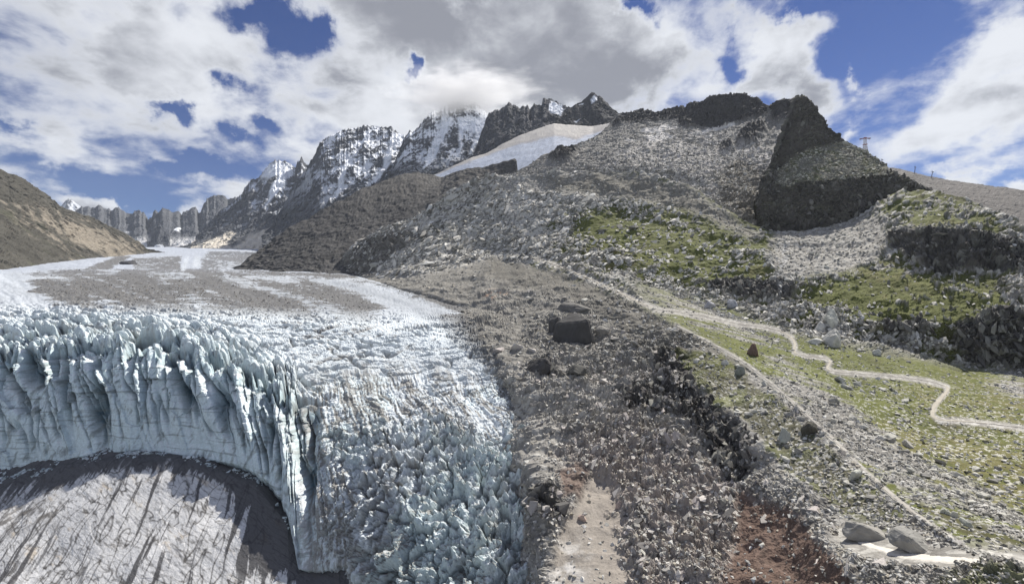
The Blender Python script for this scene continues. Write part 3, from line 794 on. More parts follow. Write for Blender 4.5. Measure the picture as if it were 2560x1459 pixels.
arm = ss(v - np.interp(u, [600, 700, 760, 900, 1000], [1180, 1080, 1040, 1180, 1500]), -20, 60) * ss(u, 640, 700) * ss(-u, -960, -860)
# 1 the wall: pillars parted by clefts that run down it, bolder towards the top
bu = [-560, 0, 100, 180, 250, 330, 400, 520, 580, 640, 680, 705, 725, 737, 746, 880, 930, 1000, 1500]
bv = [1240, 1180, 1168, 1145, 1134, 1126, 1130, 1150, 1160, 1184, 1215, 1250, 1310, 1370, 1424, 1402, 1470, 1560, 1640]
bd = [335, 305, 303, 301, 300, 299, 297, 290, 283, 275, 266, 259, 246, 236, 228, 224, 205, 185, 155]
bp = Sheet.unproject(np.array(bu, float), np.array(bv, float), np.array(bd, float))
arc = np.concatenate([[0], np.cumsum(np.linalg.norm(np.diff(bp, axis=0), axis=1))])
sw = np.interp(u, bu, arc)
zz = P[:, 2]
Pw = warp3(P, 45, 6.0, 41)
sl = sw + 0.22 * zz + 8.0 * fbm(P * np.array([1, 1, 0.6]), 75, 2, 0.5, 84) + 3.0 * fbm(P, 40, 2, 0.5, 61) + 0.9 * fbm(P, 9, 3, 0.6, 62)
O_ = np.zeros(len(P))
def along(w_, h_, octv, seed): return fbm(np.stack([sl / w_, zz / h_, O_], 1), 1.0, octv, 0.5, seed)
n1 = np.abs(along(26, 150, 2, 63)); n2 = np.abs(along(11, 70, 2, 64)); n3_ = along(4.0, 22, 3, 65)
h0 = 0.28 + 0.45 * fbm(np.stack([sl / 13, O_, O_], 1), 1.0, 2, 0.5, 66)
run = ss(hfrac, h0 - 0.15, h0 + 0.25)                       # clefts die out at different heights
gap1 = (1 - ss(n1, 0.0, 0.085)) * run; gap2 = (1 - ss(n2, 0.0, 0.11)) * ss(hfrac, h0 - 0.2, h0 + 0.1) * 0.9
hi = ss(hfrac, 0.0, 0.9)
fcw = facet(np.stack([sl / 15, zz / 30, P[:, 1] / 40], 1), 1.0, 67, 0.9)
blk = facet(warp3(P, 9, 3.0, 44) * np.array([1, 1, 0.55]), 6.0, 9, 1.0)
out = np.tile(np.array([0.08, -0.97, 0.2]), (len(P), 1))
layers = fbm(warp3(P, 35, 2.0, 46) * np.array([0.05, 0.05, 1.0]), 1.9, 3, 0.6, 5)
ledge = fbm(warp3(P, 35, 2.0, 46) * np.array([0.06, 0.06, 1.0]), 6.5, 2, 0.5, 8)
hfront = (0.35 + 0.65 * hi) * (7.0 * np.minimum(1, n1 * 4) ** 0.6 + 3.6 * np.minimum(1, n2 * 4) ** 0.6 + 1.3 * n3_ + 4.2 * fcw[0]) - 6.0 * gap1 - 3.0 * gap2 \
    + 1.6 * hi * blk[0] + 0.9 * ledge + 0.35 * layers + 3.0 * fbm(P, 38, 3, 0.5, 29) - 4
# ranks of ice towers standing along and behind the brow
Tq = np.stack([sl / 15, (P[:, 1] + 4 * fbm(P, 25, 2, 0.5, 68)) / 11, O_], 1)
T1, T2, Tr, Toff = voro(Tq, 1.0, 69)
tcrack = 1 - ss(T2 - T1, 0.02, 0.26)
Tq2 = np.stack([sl / 6.5, (P[:, 1] + 2 * fbm(P, 12, 2, 0.5, 70)) / 5.5, O_], 1)
U1, U2, Ur, Uoff = voro(Tq2, 1.0, 71)
ucrack = 1 - ss(U2 - U1, 0.02, 0.3)
rank = ss(v - browv, -120, -25) * ss(browv + 45 - v, 0, 40) * ss(-u, -860, -720)
calmT = ss(fbm(np.stack([sl / 48, P[:, 1] / 30, O_], 1), 1.0, 2, 0.5, 87), -0.3, 0.25)
htow = (0.35 + 0.65 * calmT) * (17 * (Tr[:, 0] - 0.38) + 11 * (0.45 - T1) + (Toff[:, :2] * (Tr[:, 1:3] - 0.5) * 14).sum(1) - 11 * tcrack) + 3.0 * (Ur[:, 0] - 0.5) + 2 * (0.45 - U1) - 2.2 * ucrack + 1.2 * fbm(P, 5, 4, 0.6, 88, ridged=True)
# 2 crevassed shelf behind the brow: blades between cracks
bl1 = fbm(aniso(Pw, 40, 0, 4.2, 1.0, 1.5), 8.0, 4, 0.6, 13, ridged=True)
bl2 = fbm(aniso(Pw, 100, 0, 3.2, 1.0, 1.5), 4.2, 4, 0.6, 14, ridged=True)
crevM = line(aniso(warp3(P, 45, 16, 72), 92, 0, 3.6, 1.0, 1.5), 13, 15, 0.12, 3) * ss(fbm(P, 50, 2, 0.5, 96), -0.35, 0.1)
hmid = 3.0 * bl1 + 1.5 * bl2 - 5.0 * crevM + 3.0 * fbm(P, 40, 2, 0.5, 73)
# 3 icefall: streams of tumbled blocks between smoother foliated swells
fa_ = Sheet.unproject(np.array([930.0, 1190.0]), np.array([850.0, 1400.0]), np.array([412.0, 206.0]))
fd = (fa_[1] - fa_[0])[:2]; fd /= np.linalg.norm(fd)
alo = P[:, :2] @ fd + 6 * fbm(P, 50, 2, 0.5, 74); acr = P[:, 0] * fd[1] - P[:, 1] * fd[0] + 9 * fbm(P, 60, 2, 0.5, 75) + 2 * fbm(P, 14, 2, 0.5, 76)
flowband = fbm(np.stack([acr / 13, alo / 110, O_], 1), 1.0, 4, 0.55, 77)
B1, B2, Br, Boff = voro(np.stack([acr / 12, alo / 8, O_], 1) + 0.3 * np.stack([fbm(P, 16, 3, 0.55, 89), fbm(P, 16, 3, 0.55, 90), O_], 1), 1.0, 78)
E1, E2, Er, Eoff = voro(np.stack([acr / 5.5, alo / 4.0, zz / 8], 1) + 0.25 * np.stack([fbm(P, 6, 2, 0.5, 79)] * 3, 1), 1.0, 80)
crI = 1 - ss(B2 - B1, 0.0, 0.16); crI2 = 1 - ss(E2 - E1, 0.0, 0.2)
cI, fA, fB = crag(P * np.array([1, 1, 0.75]), 17, 17, 6, 0.58)
fol = fbm(np.stack([acr / 1.6, alo / 26, O_], 1), 1.0, 4, 0.6, 19)
rough = ss(v - 1075 + 70 * fbm(P, 45, 3, 0.5, 20) + 70 * flowband, -60, 90) * (1 - 0.8 * arm)
flowA = fbm(aniso(warp3(P, 20, 3, 52), 168, 22, 6.0, 1.0, 1.0), 3.4, 4, 0.6, 21, ridged=True)
spk = np.clip(fbm(warp3(P, 10, 3, 93) * np.array([1, 1, 0.5]), 11, 4, 0.55, 94, ridged=True), 0, 1) ** 1.6
hblk = 4.0 * (Br[:, 0] - 0.45) + 8.5 * spk + (Boff[:, :2] * (Br[:, 1:3] - 0.5) * 10).sum(1) - 4.0 * crI + 1.8 * (Er[:, 0] - 0.5) + (Eoff * (Er[:, 1:] - 0.5) * 3.0).sum(1) - 0.8 * crI2 + 3.0 * cI + 1.2 * fbm(warp3(P, 4, 1.2, 85), 5.0, 5, 0.65, 86, ridged=True) + 4.0 * flowband
hice = rough * hblk + (1 - rough) * (0.8 * fol + 3.2 * flowband + 2.0 * cI - 2.0 * crevM * ss(fbm(P, 30, 2, 0.5, 95), -0.1, 0.3)) + arm * 2.6 * flowA + 0.5 * facet(P, 2.2, 8)[0] * rough
# 4 upper glacier: hummocks and rills
rill = fbm(aniso(Pw, 84, 0, 3.4, 1.0, 2.0), 13, 5, 0.6, 10, ridged=True)
big_r = fbm(aniso(Pw, 74, 0, 5.0, 1.0, 2.0), 34, 4, 0.55, 81, ridged=True)
hpl = 1.5 * rill + 1.8 * big_r + 2.6 * fbm(np.stack([(u + 900) / (gedge(v) + 900) * 40, D / 300, O_], 1), 1.0, 4, 0.6, 92) + 5 * fbm(P, 130, 3, 0.5, 12) + 0.8 * fbm(P, 6, 3, 0.6, 24) - 1.6 * crevM * ss(D, 900, 500)
upv = np.tile(np.array([0.0, -0.2, 0.98]), (len(P), 1))
rim = ss(u - gedge(v), -130, -15) * ss(v, 1120, 950) * ss(v, 690, 740)
frontH = front * (1 - 0.45 * rank)
S.P = S.P + out * (frontH * hfront)[:, None] + upv * ((mid * hmid) * (1 - rank) + S.blur(plate * hpl + rim * 4.5 * cI, ss(D, 420, 620), 2) + rank * htow)[:, None] \
    + S.N * (icefall * (1 - front) * (1 - rank) * hice)[:, None]
n = S.normals()
# colour: clean blue ice, white crumbly crust on top, grey rock dirt in hollows and along bands
clean = np.array([0.60, 0.65, 0.68]); teal = np.array([0.60, 0.715, 0.74]); dirt = np.array([0.115, 0.112, 0.108]); white = np.array([0.74, 0.77, 0.79])
g1 = fbm(P, 70, 4, 0.6, 20); g2 = fbm(P, 7, 4, 0.65, 21); g3 = fbm(aniso(Pw, 84, 0, 4.0, 1.0, 2.0), 6.0, 4, 0.65, 22); g4 = fbm(P, 2.2, 3, 0.6, 28)
C = np.tile(clean, (len(P), 1)).astype(np.float32) * (1 + 0.12 * g2 + 0.1 * g4)[:, None]
C = mixc(C, teal, np.clip(front * (0.72 + 0.35 * g1) + icefall * ss(g1 + 0.6 * g2, 0.05, 0.5) * 0.75 + brow * 0.5, 0, 1))
C = mixc(C, white, np.clip(ss(n[:, 2], 0.45, 0.9) * (front + icefall * 0.35 + brow * 0.6) * 0.7, 0, 1))
C = mixc(C, np.array([0.13, 0.20, 0.24]), np.clip(front * (0.8 * gap1 + 0.6 * gap2) + rank * 0.6 * tcrack, 0, 1))
C = mixc(C, np.array([0.30, 0.29, 0.26]), rank * ss(0.6 * g2 + g4 + 0.4 * ucrack - 0.1, 0.1, 0.5) * 0.5)
lay = ss(layers + 0.25 * g2, 0.14, 0.42)
C = mixc(C, np.array([0.27, 0.31, 0.31]), lay * front * 0.75)
smear = fbm(Pw * np.array([1, 1, 0.07]), 4.0, 4, 0.62, 27)
C = mixc(C, np.array([0.22, 0.245, 0.235]), ss(smear + 0.4 * g1, 0.08, 0.4) * front * 0.7)
midd = np.clip(ss(-bl1 * 0.5 - bl2 * 0.4 + g3 * 0.7 + 0.6 * g1 + 0.16 + 0.18 * ss(u, 300, 900), 0.0, 0.35) * 0.9 + crevM * 0.7, 0, 1) * mid
C = mixc(C, np.array([0.19, 0.175, 0.16]), midd * 0.9 * (1 - 0.6 * brow))
icd = np.clip(ss(0.5 * g2 + 0.35 * g1 - 0.35 * cI + 0.45 * g4 + 0.55 * flowband + 0.8 * (1 - rough) * ss(-fol, 0.0, 0.3) + 0.12 + 0.12 * ss(v, 1250, 1450), 0.0, 0.35) + rough * (0.75 * crI + 0.4 * crI2), 0, 1) * icefall
C = mixc(C, np.array([0.20, 0.185, 0.165]), icd * 0.85)
C = mixc(C, np.array([0.30, 0.30, 0.27]), arm * ss(-flowA + g2, -0.1, 0.4) * 0.7)
faceI = ss(n[:, 2], 0.62, 0.30) * icefall * rough
C = mixc(C, np.array([0.58, 0.69, 0.71]) * (1 + 0.15 * g4)[:, None], faceI * ss(g1 + 0.5 * g2, -0.35, 0.15) * 0.75)
# upper glacier debris
wl = (u + 900) / (gedge(v) + 900) + 0.02 * g1
wband = fbm(np.stack([wl * 26, D / 420, np.zeros(len(P))], 1), 1.0, 4, 0.6, 91)
wv = 55 * g1 + 22 * fbm(aniso(P, 84, 0, 3.0, 1.0, 1.0), 40, 4, 0.6, 82)
deb = np.maximum.reduce([
    poly(u + wv, v + wv * 0.3, [(70, 712), (110, 692), (260, 680), (560, 682), (760, 692), (900, 716), (960, 770), (900, 830), (700, 840), (420, 812), (260, 795), (140, 775), (90, 750)], 40) * 0.8,
    poly(u + wv, v + wv * 0.25, [(75, 712), (110, 692), (260, 679), (520, 681), (600, 700), (520, 745), (330, 765), (160, 760), (90, 745)], 26),
    poly(u + wv * 0.2, v, [(200, 678), (290, 640), (310, 638), (330, 642), (270, 678)], 4) * 0.95,
    poly(u + wv * 0.3, v, [(330, 676), (330, 645), (450, 640), (455, 676)], 5) * 0.9,
    poly(u + wv * 0.3, v, [(505, 676), (500, 650), (520, 628), (640, 628), (640, 676)], 5) * 0.8,
    poly(u + wv * 0.3, v + wv * 0.15, [(0, 688), (120, 676), (260, 672), (600, 674), (900, 688), (900, 699), (600, 690), (160, 690)], 4) * 0.8,
    poly(u + wv * 0.5, v + wv * 0.4, [(900, 700), (1060, 738), (1172, 772), (1290, 905), (1335, 985), (1345, 1140), (1325, 1140), (1270, 990), (1220, 930), (1110, 850), (1100, 795), (1170, 795), (1060, 748)], 10) * 0.95])
g5 = fbm(aniso(Pw, 80, 0, 5.0, 1.0, 2.0), 20, 4, 0.6, 83)
streak = ss(0.55 * g3 + 0.55 * g5 + 1.0 * wband + 0.13 + 0.4 * g4 + 1.0 * (deb - 0.42) - 0.35 * rill - 0.3 * big_r * (1 - deb), -0.12, 0.25)
clear = np.maximum(poly(u + wv, v + wv * 0.3, [(-600, 700), (40, 690), (80, 720), (90, 770), (200, 800), (0, 815), (-600, 830)], 14),
                   np.maximum(poly(u, v, [(452, 680), (462, 648), (472, 642), (470, 660), (462, 680)], 4), poly(u, v, [(480, 668), (488, 640), (500, 640), (502, 668)], 4)))
cover = np.clip(np.maximum(plate, rim) * streak * (1 - 0.92 * clear), 0, 1)
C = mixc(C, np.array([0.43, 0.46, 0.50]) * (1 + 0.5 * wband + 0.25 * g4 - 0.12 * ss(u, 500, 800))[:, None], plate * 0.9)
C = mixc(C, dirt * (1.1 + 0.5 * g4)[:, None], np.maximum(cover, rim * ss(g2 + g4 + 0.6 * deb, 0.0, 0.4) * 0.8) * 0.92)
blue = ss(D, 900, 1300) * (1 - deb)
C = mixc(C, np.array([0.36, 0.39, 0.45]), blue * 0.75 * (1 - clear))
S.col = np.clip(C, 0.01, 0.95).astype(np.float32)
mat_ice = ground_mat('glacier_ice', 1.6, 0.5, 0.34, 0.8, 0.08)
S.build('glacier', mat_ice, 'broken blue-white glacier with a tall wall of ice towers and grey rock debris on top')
GLACIER = S; debris_m = np.maximum(cover * (0.3 + deb), 0.25 * rim)

# ------------------------------------------------------------------ bedrock slab under the ice wall
S = Sheet(-560, 1100, 1.8, [
    [(-560, 1760, 186), (0, 1760, 184), (600, 1760, 182), (1100, 1760, 170)],
    [(-560, 1459, 236), (0, 1459, 228), (400, 1459, 226), (750, 1459, 222), (1100, 1459, 208)],
    [(-560, 1250, 300), (0, 1200, 292), (250, 1160, 288), (400, 1155, 286), (520, 1175, 282), (640, 1210, 272), (720, 1300, 252), (760, 1380, 240), (1100, 1400, 222)],
    [(-560, 1180, 345), (0, 1110, 340), (250, 1070, 340), (400, 1070, 340), (520, 1080, 335), (640, 1110, 325), (750, 1200, 300), (1100, 1300, 270)]],
    1.8, smooth=3, back=(1.2, 20))
P = S.P0; u, v = S.u, S.v
a = Sheet.unproject(np.array([300.0]), np.array([1180.0]), np.array([285.0]))[0]
b = Sheet.unproject(np.array([150.0]), np.array([1450.0]), np.array([229.0]))[0]
dn = (b - a) / np.linalg.norm(b - a)
nrm = S.N0.mean(0); nrm /= np.linalg.norm(nrm)
sd = np.cross(nrm, dn)
al, ac = (P - a) @ dn, (P - a) @ sd
Q = np.stack([ac, al, np.zeros(len(P))], 1) + 2.6 * np.stack([fbm(P, 30, 3, 0.5, 1), fbm(P, 30, 3, 0.5, 2), np.zeros(len(P))], 1)
def turned(deg, sx, sy):
    c, s_ = math.cos(math.radians(deg)), math.sin(math.radians(deg))
    return np.stack([(Q[:, 0] * c + Q[:, 1] * s_) / sx, (-Q[:, 0] * s_ + Q[:, 1] * c) / sy, Q[:, 2]], 1)
Ja, Jb = turned(52, 3.2, 1.0), turned(96, 3.4, 1.0)      # two sets of joints across the fall line
ra = fbm(Ja, 9.0, 4, 0.55, 2, ridged=True); rb = fbm(Jb, 7.0, 3, 0.55, 3, ridged=True)
la = line(Ja, 4.6, 4, 0.085, 2); lb = line(Jb, 9.0, 5, 0.05, 2)
stp = facet(turned(52, 22.0, 6.0), 1.0, 6, 0.4)
S.smooth_normals(8)
gl = ss(fbm(P, 22, 2, 0.5, 16), -0.15, 0.3)
S.push_along(6 * fbm(P, 75, 3, 0.5, 4) + 0.12 * stp[0] + 0.16 * ra + 0.1 * rb - (0.04 * la * gl) - 0.03 * lb + 0.14 * fbm(P, 2.0, 3, 0.6, 5))
grey = np.array([0.575, 0.575, 0.575])
n12 = fbm(P, 12, 4, 0.6, 6); n3 = fbm(Ja, 1.6, 4, 0.65, 15)
C = np.tile(grey, (len(P), 1)).astype(np.float32) * (1 + 0.16 * n12 + 0.30 * n3)[:, None]
C = mixc(C, np.array([0.52, 0.42, 0.29]), ss(fbm(Ja, 6, 4, 0.6, 7), 0.20, 0.5) * 0.6)
lc = line(turned(46, 7.0, 1.0), 2.2, 20, 0.10, 3)
C = mixc(C, np.array([0.10, 0.095, 0.09]), np.clip(la * gl * 0.95 + lb * 0.8 + 0.75 * lc * (1 - 0.5 * gl), 0, 1))
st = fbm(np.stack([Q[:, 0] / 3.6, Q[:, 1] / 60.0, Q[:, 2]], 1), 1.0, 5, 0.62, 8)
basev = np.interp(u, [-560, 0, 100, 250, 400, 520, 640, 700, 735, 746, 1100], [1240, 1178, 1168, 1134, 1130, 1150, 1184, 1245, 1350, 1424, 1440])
near = ss(v - basev - np.interp(u, [-560, 0, 250, 480, 600, 720], [50, 50, 20, 10, 40, 60]) + 110 * st, 45, -30)  # band below the ice: wet rock and painted undercut shade
right_wet_shade = ss(u + 14 * n12 + 60 * st, 560, 640) * ss(v, 1460, 1380)  # dark right side: wet rock plus the ice wall's cast shadow, painted in
wet = ss(st + 1.0 * np.maximum(near, 0.55 * right_wet_shade) - 0.13, 0.0, 0.09) * ss(fbm(np.stack([Q[:, 0] / 26.0, Q[:, 1] / 60.0, Q[:, 2]], 1), 1.0, 2, 0.5, 18) + 0.8 * np.maximum(near, right_wet_shade), -0.3, 0.05)
C = mixc(C, np.array([0.060, 0.058, 0.060]), wet * 0.9)  # wet streaks and painted shade share this dark colour
rub = poly(u, v, [(-100, 1235), (60, 1250), (160, 1270), (140, 1320), (60, 1330), (-100, 1330)], 30)
C = mixc(C, np.array([0.13, 0.12, 0.11]), rub * ss(fbm(P, 5, 3, 0.6, 14), -0.2, 0.3) * 0.9)
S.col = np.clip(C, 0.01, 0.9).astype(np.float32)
mat_slab = ground_mat('bedrock', 1.0, 0.4, 0.22, 0.75, 0.25)
S.build('bedrock_slab', mat_slab, 'bare grey bedrock slab with dark wet streaks and painted shade under the ice wall')
SLAB = S

# ------------------------------------------------------------------ main hillside, lateral moraine and grassy trough
TRAIL = [(1190, 640), (1230, 632), (1290, 633), (1330, 641), (1370, 656), (1420, 677), (1480, 702), (1540, 729), (1600, 757), (1650, 774), (1720, 784), (1800, 799), (1850, 810), (1915, 819), (1955, 829), (1980, 845), (1988, 862), (1986, 880), (2015, 890), (2060, 894), (2076, 904), (2068, 920), (2085, 928), (2140, 933), (2240, 941), (2320, 953), (2368, 967), (2366, 980), (2350, 998), (2336, 1016), (2331, 1035), (2348, 1048), (2400, 1052), (2480, 1060), (2560, 1070), (2700, 1090)]
CRESTPATH = [(1690, 815), (1760, 850), (1830, 888), (1890, 928), (1960, 985), (2030, 1048), (2090, 1105), (2150, 1165), (2220, 1228), (2290, 1285), (2350, 1325), (2420, 1372)]
TRACK = [(2128, 1340), (2180, 1366), (2240, 1384), (2310, 1396), (2380, 1401), (2460, 1407), (2560, 1418), (2700, 1440)]
S = Sheet(790, 3090, 1.9, [
    [(590, 1700, 220), (1200, 1700, 150), (1400, 1690, 135), (1900, 1690, 118), (2100, 1690, 96), (2300, 1700, 78), (2600, 1720, 62), (3090, 1760, 48)],
    [(590, 1459, 265), (1000, 1459, 210), (1380, 1459, 168), (1600, 1459, 162), (1800, 1459, 152), (2000, 1459, 135), (2150, 1459, 108), (2300, 1450, 95), (2560, 1478, 80), (3090, 1540, 62)],
    [(590, 1150, 330), (1000, 1150, 270), (1340, 1150, 232), (1500, 1150, 242), (1600, 1150, 247), (1750, 1180, 227), (1850, 1220, 206), (1950, 1270, 171), (2050, 1330, 143), (2150, 1385, 118), (2300, 1385, 111), (2430, 1398, 100), (2560, 1425, 92), (3090, 1480, 69)],
    [(590, 900, 500), (1000, 900, 420), (1260, 900, 352), (1400, 930, 336), (1600, 960, 331), (1720, 1010, 292), (1800, 1100, 246), (1880, 1180, 209), (1960, 1230, 180), (2050, 1290, 153), (2150, 1345, 130), (2300, 1360, 115), (2430, 1388, 102), (2560, 1420, 93), (3090, 1475, 70)],
    [(590, 760, 900), (1000, 760, 640), (1180, 775, 585), (1400, 830, 440), (1600, 880, 386), (1700, 890, 346), (1760, 960, 291), (1840, 1050, 241), (1900, 1110, 212), (1980, 1170, 188), (2070, 1230, 164), (2200, 1310, 133), (2300, 1335, 120), (2430, 1380, 104), (2560, 1416, 94), (3090, 1470, 71)],
    [(790, 730, 1160), (835, 700, 1120), (1060, 690, 800), (1230, 640, 880), (1450, 700, 610), (1600, 768, 470), (1700, 818, 393), (1800, 870, 338), (1890, 928, 290), (2030, 1048, 217), (2150, 1165, 168), (2220, 1228, 147), (2290, 1285, 128), (2420, 1372, 106), (2560, 1412, 95), (3090, 1465, 72)],
    [(790, 730, 1160), (835, 700, 1120), (1060, 660, 900), (1230, 615, 930), (1450, 665, 700), (1600, 705, 590), (1700, 745, 540), (1800, 790, 470), (1900, 840, 405), (2000, 895, 345), (2100, 960, 288), (2200, 1030, 242), (2300, 1110, 202), (2420, 1200, 165), (2560, 1290, 137), (3090, 1440, 85)],
    [(790, 730, 1160), (835, 700, 1120), (880, 632, 1150), (1060, 600, 1000), (1230, 590, 950), (1450, 640, 740), (1600, 670, 640), (1700, 700, 590), (1800, 740, 540), (1900, 780, 490), (2000, 815, 450), (2100, 850, 415), (2200, 870, 402), (2300, 890, 388), (2400, 915, 374), (2560, 930, 358), (3090, 1000, 300)],
    [(790, 730, 1160), (835, 700, 1120), (880, 626, 1160), (1060, 570, 1040), (1230, 550, 1010), (1450, 590, 830), (1600, 620, 720), (1700, 650, 650), (1800, 690, 600), (1900, 700, 560), (2000, 730, 520), (2060, 770, 470), (2100, 785, 445), (2200, 800, 418), (2300, 810, 403), (2400, 800, 388), (2560, 785, 374), (3090, 780, 320)],
    [(790, 730, 1160), (835, 700, 1120), (880, 625, 1170), (971, 575, 1120), (1060, 545, 1090), (1230, 500, 1060), (1450, 520, 930), (1600, 550, 850), (1700, 570, 780), (1800, 610, 690), (1900, 640, 620), (2000, 650, 605), (2100, 650, 590), (2200, 675, 540), (2300, 690, 505), (2400, 682, 485), (2560, 672, 455), (3090, 650, 400)],
    [(790, 730, 1160), (835, 700, 1120), (880, 624.5, 1175), (971, 572, 1130), (1060, 541, 1100), (1230, 480, 1085), (1450, 480, 990), (1600, 500, 900), (1700, 525, 840), (1800, 565, 750), (1900, 610, 680), (2000, 620, 660), (2100, 610, 655), (2200, 600, 610), (2240, 592, 580), (2300, 588, 540), (2400, 590, 510), (2560, 620, 470), (3090, 690, 410)],
    [(790, 730, 1160), (835, 700, 1120), (880, 624, 1180), (900, 612, 1168), (924, 600, 1160), (948, 584, 1150), (971, 570, 1140), (1005, 556, 1125), (1042, 540, 1110), (1089, 510, 1110), (1129, 483, 1110), (1165, 467, 1110), (1197, 452, 1110), (1230, 446, 1110), (1264, 442, 1110), (1331, 438, 1105), (1450, 432, 1060), (1550, 428, 1010), (1640, 440, 960), (1720, 470, 900), (1800, 515, 820), (1850, 545, 770), (1920, 578, 735), (2000, 580, 728), (2063, 568, 737), (2100, 560, 738), (2148, 545, 720), (2205, 506, 700), (2250, 482, 690), (2299, 479, 680), (2350, 487, 650), (2407, 495, 620), (2450, 508, 590), (2491, 527, 560), (2520, 552, 538), (2541, 577, 520), (2560, 600, 505), (2700, 640, 470), (3090, 700, 400)]],
    1.9, smooth=2, back=(1.12, 60),
    push=lambda u, v: 1 + 0.12 * ss(gedge(v) - u, -10, 130))
P = S.P0; u, v = S.u, S.v; D = S.dist
S.smooth_normals(6)
ptd = np.minimum(seg_dist(u, v, TRAIL) / 6.5, np.minimum(seg_dist(u, v, CRESTPATH) / 5, seg_dist(u, v, TRACK) / 36))
calm = ss(ptd, 0.7, 1.6)
crestv = np.interp(u, [590, 850, 1060, 1230, 1450, 1600, 1700, 1800, 1890, 2030, 2150, 2220, 2290, 2420, 2560, 3090], [680, 690, 690, 640, 700, 768, 818, 870, 928, 1048, 1165, 1228, 1285, 1372, 1412, 1465])
below = ss(v - crestv, -8, 14)                    # glacier side of the moraine crest
wob = fbm(P, 90, 4, 0.55, 40)
w = 26 * wob
q = aniso(P, 62, 30, 2.2, 1.0, 0.9)
cC = crag(P, 7.0, 97, 5)[0]; cA, fa, fb = crag(q, 42, 60); cB, f16, fd = crag(q, 15, 70, 5); f6 = facet(warp3(q, 7, 2.5, 80), 5.0, 3); f3 = facet(P, 2.6, 4); f1 = facet(P, 1.2, 5)
nA = fbm(P, 150, 4, 0.55, 6); nB = fbm(P, 35, 4, 0.6, 7); nC = fbm(P, 8, 4, 0.65, 8); nD = fbm(P, 2.6, 3, 0.65, 9)
cliff = np.maximum.reduce([
    poly(u + w * 0.4, v + w * 0.4, [(2235, 590), (2300, 582), (2400, 586), (2500, 606), (2620, 640), (3100, 700), (3100, 780), (2560, 690), (2440, 675), (2330, 680), (2280, 650), (2230, 620)], 9),
    poly(u + w * 0.4, v + w * 0.4, [(2390, 800), (2470, 785), (2560, 790), (3100, 790), (3100, 1000), (2560, 925), (2430, 912), (2400, 880), (2385, 840)], 9),
    poly(u + w * 0.4, v + w * 0.4, [(2140, 800), (2200, 790), (2300, 800), (2330, 830), (2270, 832), (2180, 830)], 7),
    poly(u + w * 0.5, v + w * 0.5, [(1760, 715), (1850, 700), (1950, 705), (1990, 730), (1960, 755), (1890, 755), (1780, 740)], 7),
    poly(u + w * 0.5, v + w * 0.5, [(840, 690), (860, 640), (900, 610), (1000, 575), (1060, 590), (1090, 600), (1000, 640), (930, 690), (880, 700)], 9) * 0.8])
gulcliff = np.maximum.reduce([
    poly(u + w * 0.5, v + w * 0.5, [(1650, 890), (1715, 888), (1745, 950), (1800, 1010), (1870, 1075), (1905, 1125), (1900, 1190), (1840, 1230), (1790, 1170), (1740, 1090), (1660, 1060), (1560, 1050), (1520, 1010), (1640, 990)], 9),
    poly(u + w * 0.5, v + w * 0.5, [(1310, 925), (1370, 915), (1380, 950), (1450, 965), (1440, 975), (1350, 950)], 5),
    poly(u + w * 0.5, v + w * 0.5, [(1340, 1230), (1390, 1250), (1420, 1300), (1380, 1330), (1345, 1300)], 8)])
rust = np.maximum(poly(u + w * 0.4, v + w * 0.4, [(1860, 1250), (1990, 1280), (2060, 1360), (2160, 1460), (2220, 1760), (1780, 1760), (1840, 1400)], 18),
                  0.8 * poly(u + w * 0.4, v + w * 0.4, [(1390, 1200), (1440, 1180), (1470, 1200), (1450, 1260), (1410, 1265)], 10))
cone = poly(u + w * 0.3, v + w * 0.3, [(1480, 1195), (1530, 1220), (1560, 1300), (1600, 1400), (1620, 1480), (1640, 1760), (1380, 1760), (1385, 1420), (1400, 1340), (1440, 1270)], 12) * ss(1545 + 0.25 * (v - 1190) + 60 * nC + 40 * nB - u, -25, 60)
pink = poly(u + w, v + w, [(1400, 1150), (1560, 1080), (1800, 1180), (1900, 1260), (1860, 1480), (1840, 1760), (1550, 1760), (1500, 1300)], 50)
trough = ss(v - np.interp(u, [1450, 1700, 1900, 2000, 2200, 2400, 2600], [690, 720, 800, 840, 885, 915, 940]), -12, 12) * (1 - below) * ss(u, 1500, 1750)
hillm = (1 - trough) * (1 - below)
talus = np.maximum(poly(u + w * 0.6, v + w * 0.6, [(1940, 560), (2010, 565), (2110, 560), (2200, 540), (2230, 600), (2180, 660), (2110, 690), (2020, 700), (1950, 690), (1920, 640)], 18),
                   poly(u + w * 0.6, v + w * 0.6, [(1250, 445), (1560, 428), (1720, 470), (1900, 585), (1880, 600), (1700, 520), (1500, 490), (1330, 480), (1240, 470)], 14))
tus = np.zeros(len(P), np.float32)
# grass
gpaint = (0.50 * ell(u, v, 1830, 620, 420, 150, -12) + 0.25 * ell(u, v, 1560, 560, 330, 120, -10) + 0.45 * ell(u, v, 1480, 570, 130, 60) + 0.7 * ell(u, v, 2250, 760, 330, 110, 0)
          + 0.5 * ell(u, v, 2350, 540, 190, 60, -10) + 0.3 * ell(u, v, 1700, 650, 260, 80, -15) - 0.7 * ell(u, v, 1250, 560, 330, 140, 20)
          - 0.5 * ell(u, v, 1960, 690, 50, 110, 15) - 0.45 * ell(u, v, 2080, 830, 80, 60) - 0.3 * ell(u, v, 1560, 500, 200, 60, -20))
rockval = 0.6 * (f16[2][:, 1] - 0.5) + 0.5 * (f6[2][:, 1] - 0.5) + 0.9 * nB + 0.6 * nC + 0.12
grass_h = ss(gpaint - rockval + 0.15 * nA + 0.10, 0.02, 0.25) * hillm * (1 - cliff) * (1 - talus) * ss(u, 1180, 1420)
